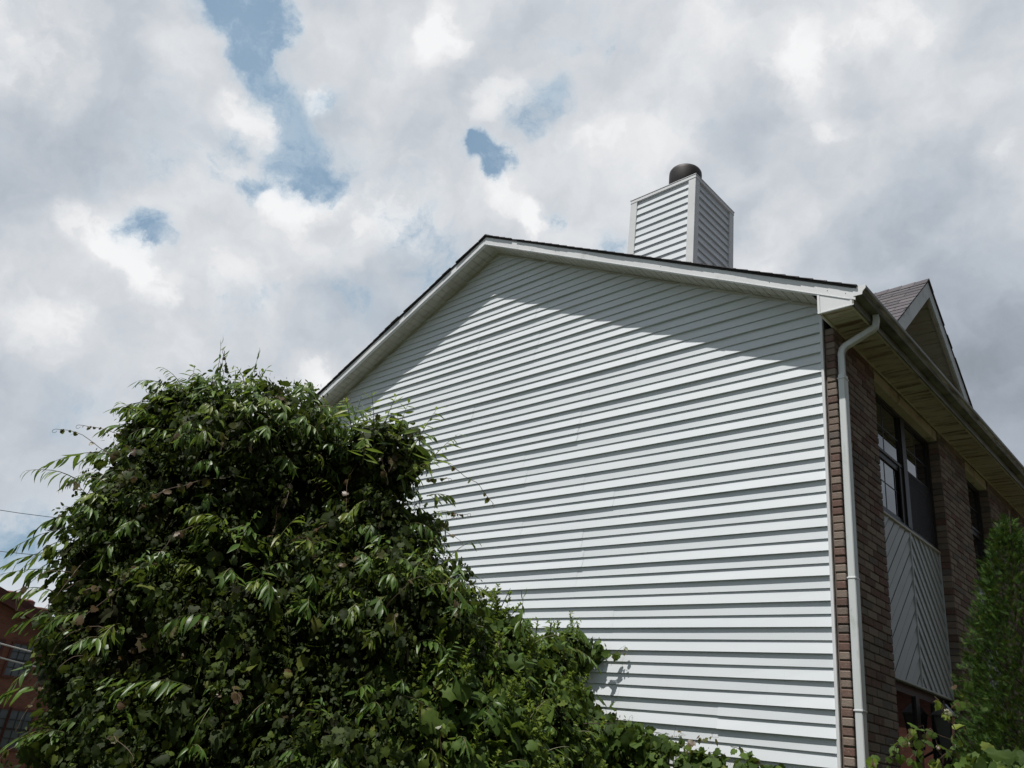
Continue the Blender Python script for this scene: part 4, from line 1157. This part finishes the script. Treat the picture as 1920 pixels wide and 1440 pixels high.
# ------------------------------------------------------------------ weeds at the foot of the downspout
weed = empty('climbing_weed', (at(1700, 1500, 5.0).x, at(1700, 1500, 5.0).y, 0))
tag(weed, 'tangle of heart-leaved weed with curling bare stems below the white downspout', 'weed')
lv = Leaves(); st = MB(); tn = Leaves()
E4 = [(at(1650, 1490, 5.0), .12), (at(1720, 1520, 5.0), .17), (at(1790, 1500, 4.9), .15), (at(1850, 1480, 4.7), .14), (at(1700, 1620, 5.0), .4), (at(1910, 1500, 4.6), .18), (at(1880, 1640, 4.7), .45), (at(1820, 1445, 4.8), .07)]
p, nn = blob_shell(E4, 1500, (.4, 1.1), 1.6, .7, .2, face=.6); X, N = hang(nn, .9, .5); lv.add(instance(*GL, p, X, N, rng.uniform(.035, .075, len(p)), .14), 0)
for (px, py, dx, dy_, L, nl) in ((1660, 1430, .5, .9, .42, 5), (1700, 1430, .5, .8, .30, 4), (1690, 1420, -.3, 1, .16, 3), (1720, 1440, -.2, 1, .40, 5), (1810, 1400, -.6, .9, .45, 4), (1850, 1330, -1, .5, .30, 3), (1820, 1280, -.9, .3, .16, 1), (1750, 1430, .6, .5, .2, 3), (1640, 1440, -.4, .5, .14, 3), (1790, 1390, -.9, .6, .3, 3)):
    a = arr(at(px, py, 4.9)); pts = arc(a, CM @ Vector((dx, dy_, 0)), L * .72, .55, 9, .12)
    st.tube([tuple(q) for q in pts], [.003 * (1 - .08 * i) for i in range(10)], 4, cap=False)
    ii = np.linspace(1.5, 8.9, nl); O = np.array([pts[int(i)] for i in ii]); X, N = hang(np.repeat(norm(arr(CAM) - O[:1]), nl, 0), .7, .35)
    lv.add(instance(*GL, O, X, N, rng.uniform(.028, .055, nl), .12), 1 if rng.random() < .35 else 0)
    tendril(st, pts[-1], arr((rng.normal(0, .5), 0, -.3)), .10, .9, .0015, tn, 3, 0, .03)
lv.build('leaves', [M['grape'], M['lime']], weed); tn.build('reddish_tips', [M['rust']], weed); st.build('stems', M['stem'], weed)

# ------------------------------------------------------------------ arborvitae by the second window
ab = at(1912, 1180, 7.3); AX, AY = ab.x, ab.y; AT = at(1884, 966, 7.35).z
arb = empty('arborvitae', (AX, AY, 0))
tag(arb, 'narrow bright green conical evergreen in front of the brick front', 'conifer')
V = []; F = []                                             # a flat fan of scale-covered fingers
for ang, L_, x0_ in ((-58, .42, .15), (-40, .60, .25), (-22, .80, .35), (-6, 1.0, .4), (10, .95, .4), (26, .78, .32), (44, .58, .25), (60, .40, .15), (-75, .28, .1), (76, .26, .1)):
    a_ = R(ang); dx, dy = math.cos(a_), math.sin(a_); w_ = .045; i0 = len(V)
    ox, oy = x0_ * .5, math.copysign(.0, a_)
    V += [(ox - dy * -w_ * .4, oy - dx * w_ * .4, 0), (ox + dx * L_ * .6 + dy * w_, oy + dy * L_ * .6 - dx * w_, .02), (ox + dx * L_, oy + dy * L_, -.06), (ox + dx * L_ * .6 - dy * w_, oy + dy * L_ * .6 + dx * w_, .02)]
    F += [(i0, i0 + 1, i0 + 2, i0 + 3)]
F = np.array(F)
def arb_r(z): 
    t = (AT - z) / AT
    return .035 + .60 * (1 - math.exp(-t * 2.3)) if t > 0 else .02
k = 34000; O = []; X = []; N = []; S = []
zz = AT * (1 - rng.random(k) ** .62 * .93); th = rng.random(k) * 6.2832
# vertical plume clusters
nc = 210; cz = AT * (1 - rng.random(nc) ** .6 * .95); cth = rng.random(nc) * 6.2832
pl = rng.integers(0, nc, k); sp_ = rng.random(k) < .8
r0 = np.array([arb_r(z) for z in zz])
bump_ = .16 * np.sin(th * 7 + zz * 6.0) * np.sin(zz * 9 + th * 3) + .12 * np.sin(th * 13 + zz * 15) + .06 * np.sin(zz * 23 - th * 9)
inn = rng.random(k) ** 2.2 * .32
rr2 = r0 * (1 + bump_) * (1 - inn) 
O = np.stack([AX + rr2 * np.cos(th), AY + rr2 * np.sin(th), zz], 1) + rng.normal(0, .012, (k, 3))
kp = (np.sin(th * 9 + zz * 4) * np.sin(zz * 13 + th * 5) + .5 * np.sin(zz * 29 + th * 17)) < .75
out = np.stack([np.cos(th), np.sin(th), np.zeros(k)], 1)
X = norm(UP * .75 + out * .8 + rng.normal(0, .42, (k, 3))); N = norm(np.cross(out, UP) * .6 + rng.normal(0, .8, (k, 3)))
lv = Leaves(); lv.add(instance(arr(V), F, O[kp], X[kp], N[kp], rng.uniform(.022, .055, k)[kp], .15), 0)
k = 160; th = rng.random(k) * 6.28; z_ = AT - rng.random(k) * .25 + .02
O = np.stack([AX + .05 * rng.normal(size=k) * (AT + .05 - z_) * 4, AY + .05 * rng.normal(size=k) * (AT + .05 - z_) * 4, z_], 1)
lv.add(instance(arr(V), F, O, norm(UP + rng.normal(0, .3, (k, 3))), rng.normal(size=(k, 3)), rng.uniform(.03, .055, k), .1), 0)
lv.build('scale_foliage', [M['arbor']], arb)
mb = MB(); mb.tube([(AX, AY, 0), (AX, AY, AT * .5), (AX, AY, AT - .1)], [.07, .045, .008], 7)
for i in range(90):
    z_ = random.uniform(.2, AT - .3); a = random.random() * 6.28; r_ = arb_r(z_) * .8
    mb.tube([(AX, AY, z_), (AX + math.cos(a) * r_ * .6, AY + math.sin(a) * r_ * .6, z_ + .12), (AX + math.cos(a) * r_, AY + math.sin(a) * r_, z_ + .38)], [.010, .007, .003], 4)
mb.build('trunk', M['bark'], arb)

# ------------------------------------------------------------------ red brick house far left
b0 = ray(18, 1237); hd = Vector((b0.x, b0.y, 0)).normalized(); P0 = CAM + b0 / math.hypot(b0.x, b0.y) * 31
nrm_ = -hd; rot_ = Matrix.Rotation(R(14), 3, 'Z'); nrm_ = rot_ @ nrm_; ux = Vector((-nrm_.y, nrm_.x, 0))       # ux runs to the right in the picture
def onF(px, py):
    d = ray(px, py); t = (P0 - CAM).dot(nrm_) / d.dot(nrm_); q = CAM + d * t; return (q - P0).dot(ux), q.z
rb = empty('red_brick_house', (P0.x - hd.x * -6, P0.y, -7.0)); tag(rb, 'red brick house in the distance at the left edge, behind the overgrown tree', 'house')
def fp(u, z, d=0.): q = P0 + ux * u + nrm_ * d; return (q.x, q.y, z)
u0, z0_ = onF(0, 1103); u1, z1_ = onF(82, 1150); sl = (z1_ - z0_) / (u1 - u0)
UE = u1 + 2.4; zE = z0_ + sl * (UE - u0) - .36; UA = UE - 7.5; zA = zE - sl * 7.5
def quad_box(mb, poly, d0, d1):
    n_ = len(poly); mb.add([fp(u, z, d0) for u, z in poly] + [fp(u, z, d1) for u, z in poly], [tuple(range(n_)), tuple(range(n_, 2 * n_))[::-1]] + [(i, n_ + i, n_ + (i + 1) % n_, (i + 1) % n_) for i in range(n_)])
mb = MB(); quad_box(mb, [(2 * UA - UE + .4, -7.0), (UE - .4, -7.0), (UE - .4, zE + .15), (UA, zA), (2 * UA - UE + .4, zE + .15)], 0, -12); mb.build('brick_wall', M['red_brick'], rb)
mb = MB()
for s in (0, 1):
    m_ = (lambda u: u) if s == 0 else (lambda u: 2 * UA - u)
    quad_box(mb, [(m_(UA), zA + .18), (m_(UE), zE + .18), (m_(UE), zE + .34), (m_(UA), zA + .34)], .42, -12.4)
mb.build('roof', painted('red_shingle', (.10, .035, .028), (.07, .028, .022), .9), rb)
mb = MB(); quad_box(mb, [(UA, zA - .02), (UE, zE - .02), (UE, zE + .18), (UA, zA + .18)], .40, .02); quad_box(mb, [(UA, zA + .20), (2 * UA - UE, zE + .20), (2 * UA - UE, zE), (UA, zA)], .40, .02); mb.build('rake_board', M['red_trim'], rb)
for i, (px, py) in enumerate(((32, 1114), (58, 1128), (86, 1144))):
    u, z = onF(px, py); z = zE + .34 - sl * (UE - u); mb = MB(); q = fp(u, z, -.5)
    mb.tube([(q[0], q[1], z - .1), (q[0], q[1], z + .18), (q[0], q[1], z + .22)], [.26, .26, .18], 10); v_ = mb.build('roof_vent', M['red_trim'], rb)
def far_window(pts, mull=True):
    (ua, za), (ub, zb_) = pts
    if True:
        wn_ = MB(); f = .07
        for poly in ([(ua - f, zb_ - f), (ub + f, zb_ - f), (ub + f, zb_), (ua - f, zb_)], [(ua - f, za), (ub + f, za), (ub + f, za + f), (ua - f, za + f)], [(ua - f, zb_), (ua, zb_), (ua, za), (ua - f, za)], [(ub, zb_), (ub + f, zb_), (ub + f, za), (ub, za)]):
            quad_box(wn_, poly, .06, -.02)
        w_ = wn_.build('window', M['red_trim'], rb)
        g = MB(); quad_box(g, [(ua, zb_), (ub, zb_), (ub, za), (ua, za)], .012, -.01); g.build('pane', M['far_glass'], w_)
        g = MB(); zm = (za + zb_) / 2; quad_box(g, [(ua, zm - .03), (ub, zm - .03), (ub, zm + .03), (ua, zm + .03)], .03, .014)
        for i in (1, 2):
            um = ua + (ub - ua) * i / 3; quad_box(g, [(um - .012, zb_), (um + .012, zb_), (um + .012, za), (um - .012, za)], .025, .015)
        for i in (1, 3):
            zk = zb_ + (za - zb_) * i / 4; quad_box(g, [(ua, zk - .012), (ub, zk - .012), (ub, zk + .012), (ua, zk + .012)], .024, .016)
        g.build('glazing_bars', M['frame'], w_)
M['far_glass'] = glass_mat('curtained_glass', (.10, .11, .125), 1.6, .08)
a = onF(30, 1207); b = onF(50, 1271); far_window(((onF(27, 1207)[0], a[1]), (onF(56, 1240)[0], b[1])))
far_window(((onF(-40, 1207)[0], a[1]), (onF(-8, 1240)[0], b[1])))
c = onF(10, 1330); d = onF(10, 1402); far_window(((onF(-45, 1370)[0], c[1]), (onF(3, 1370)[0], d[1]))); far_window(((onF(8, 1370)[0], c[1]), (onF(52, 1370)[0], d[1])))

# ------------------------------------------------------------------ utility wires at the left
for (pa, pb, ta, tb, mat_, lab) in (((-300, 893), (330, 978), 16, 23, M['wire'], 'thin dark overhead wire against the sky, uppermost at the left edge'),
                                    ((-300, 985), (330, 1040), 16, 24, M['wire'], 'thin dark overhead wire against the sky, below the uppermost one'),
                                    ((-260, 1120), (330, 1263), 17, 25, M['service'], 'pale cable crossing the red brick house above its window'),
                                    ((-260, 1147), (330, 1288), 17, 25, M['service'], 'pale cable crossing the window of the red brick house')):
    A, B = at(*pa, ta), at(*pb, tb); pts = [A.lerp(B, i / 12) + Vector((0, 0, -.25 * 4 * (i / 12) * (1 - i / 12))) for i in range(13)]
    mb = MB(); mb.tube(pts, .006 if mat_ is M['wire'] else .016, 5); o = mb.build('overhead_wire', mat_); tag(o, lab, 'wire', 'overhead wires at the left')
# ------------------------------------------------------------------ houses across the street (one mirrored in the door glass, one added to shade the brick front)
nb = empty('neighbour_house', (9.5, 28, 0)); tag(nb, 'low red brick house with a deep eave, seen only mirrored in the entrance glass', 'house')
mb = MB(); mb.box(3.2, 16, 22, 34, -.2, 5.05); mb.build('brick_wall', M['red_brick'], nb)
mb = MB(); mb.prism([(21.5, 5.0), (34.5, 5.0), (28, 7.2)], 'x', 2.8, 16.4); mb.build('roof', rf.data.materials[0], nb)
nb = empty('added_row_house', (13, 5, 0)); tag(nb, 'long two-storey brick row house added outside the picture to the right to shade the brick front', 'house')
mb = MB(); mb.box(11, 18, -8, 19, -.2, 7.6); mb.build('brick_wall', M['red_brick'], nb)
mb = MB(); mb.prism([(10.6, 7.4), (18.4, 7.4), (14.5, 9.6)], 'y', -8.4, 19.4); mb.build('roof', rf.data.materials[0], nb)
# fine growth nobody could count stays one part per plant
for o in bpy.data.objects:
    if o.name.split('.')[0] in ('shoot_stems', 'vine_stems', 'stems', 'reddish_tips', 'young_vine_leaves'): o['kind'] = 'stuff'
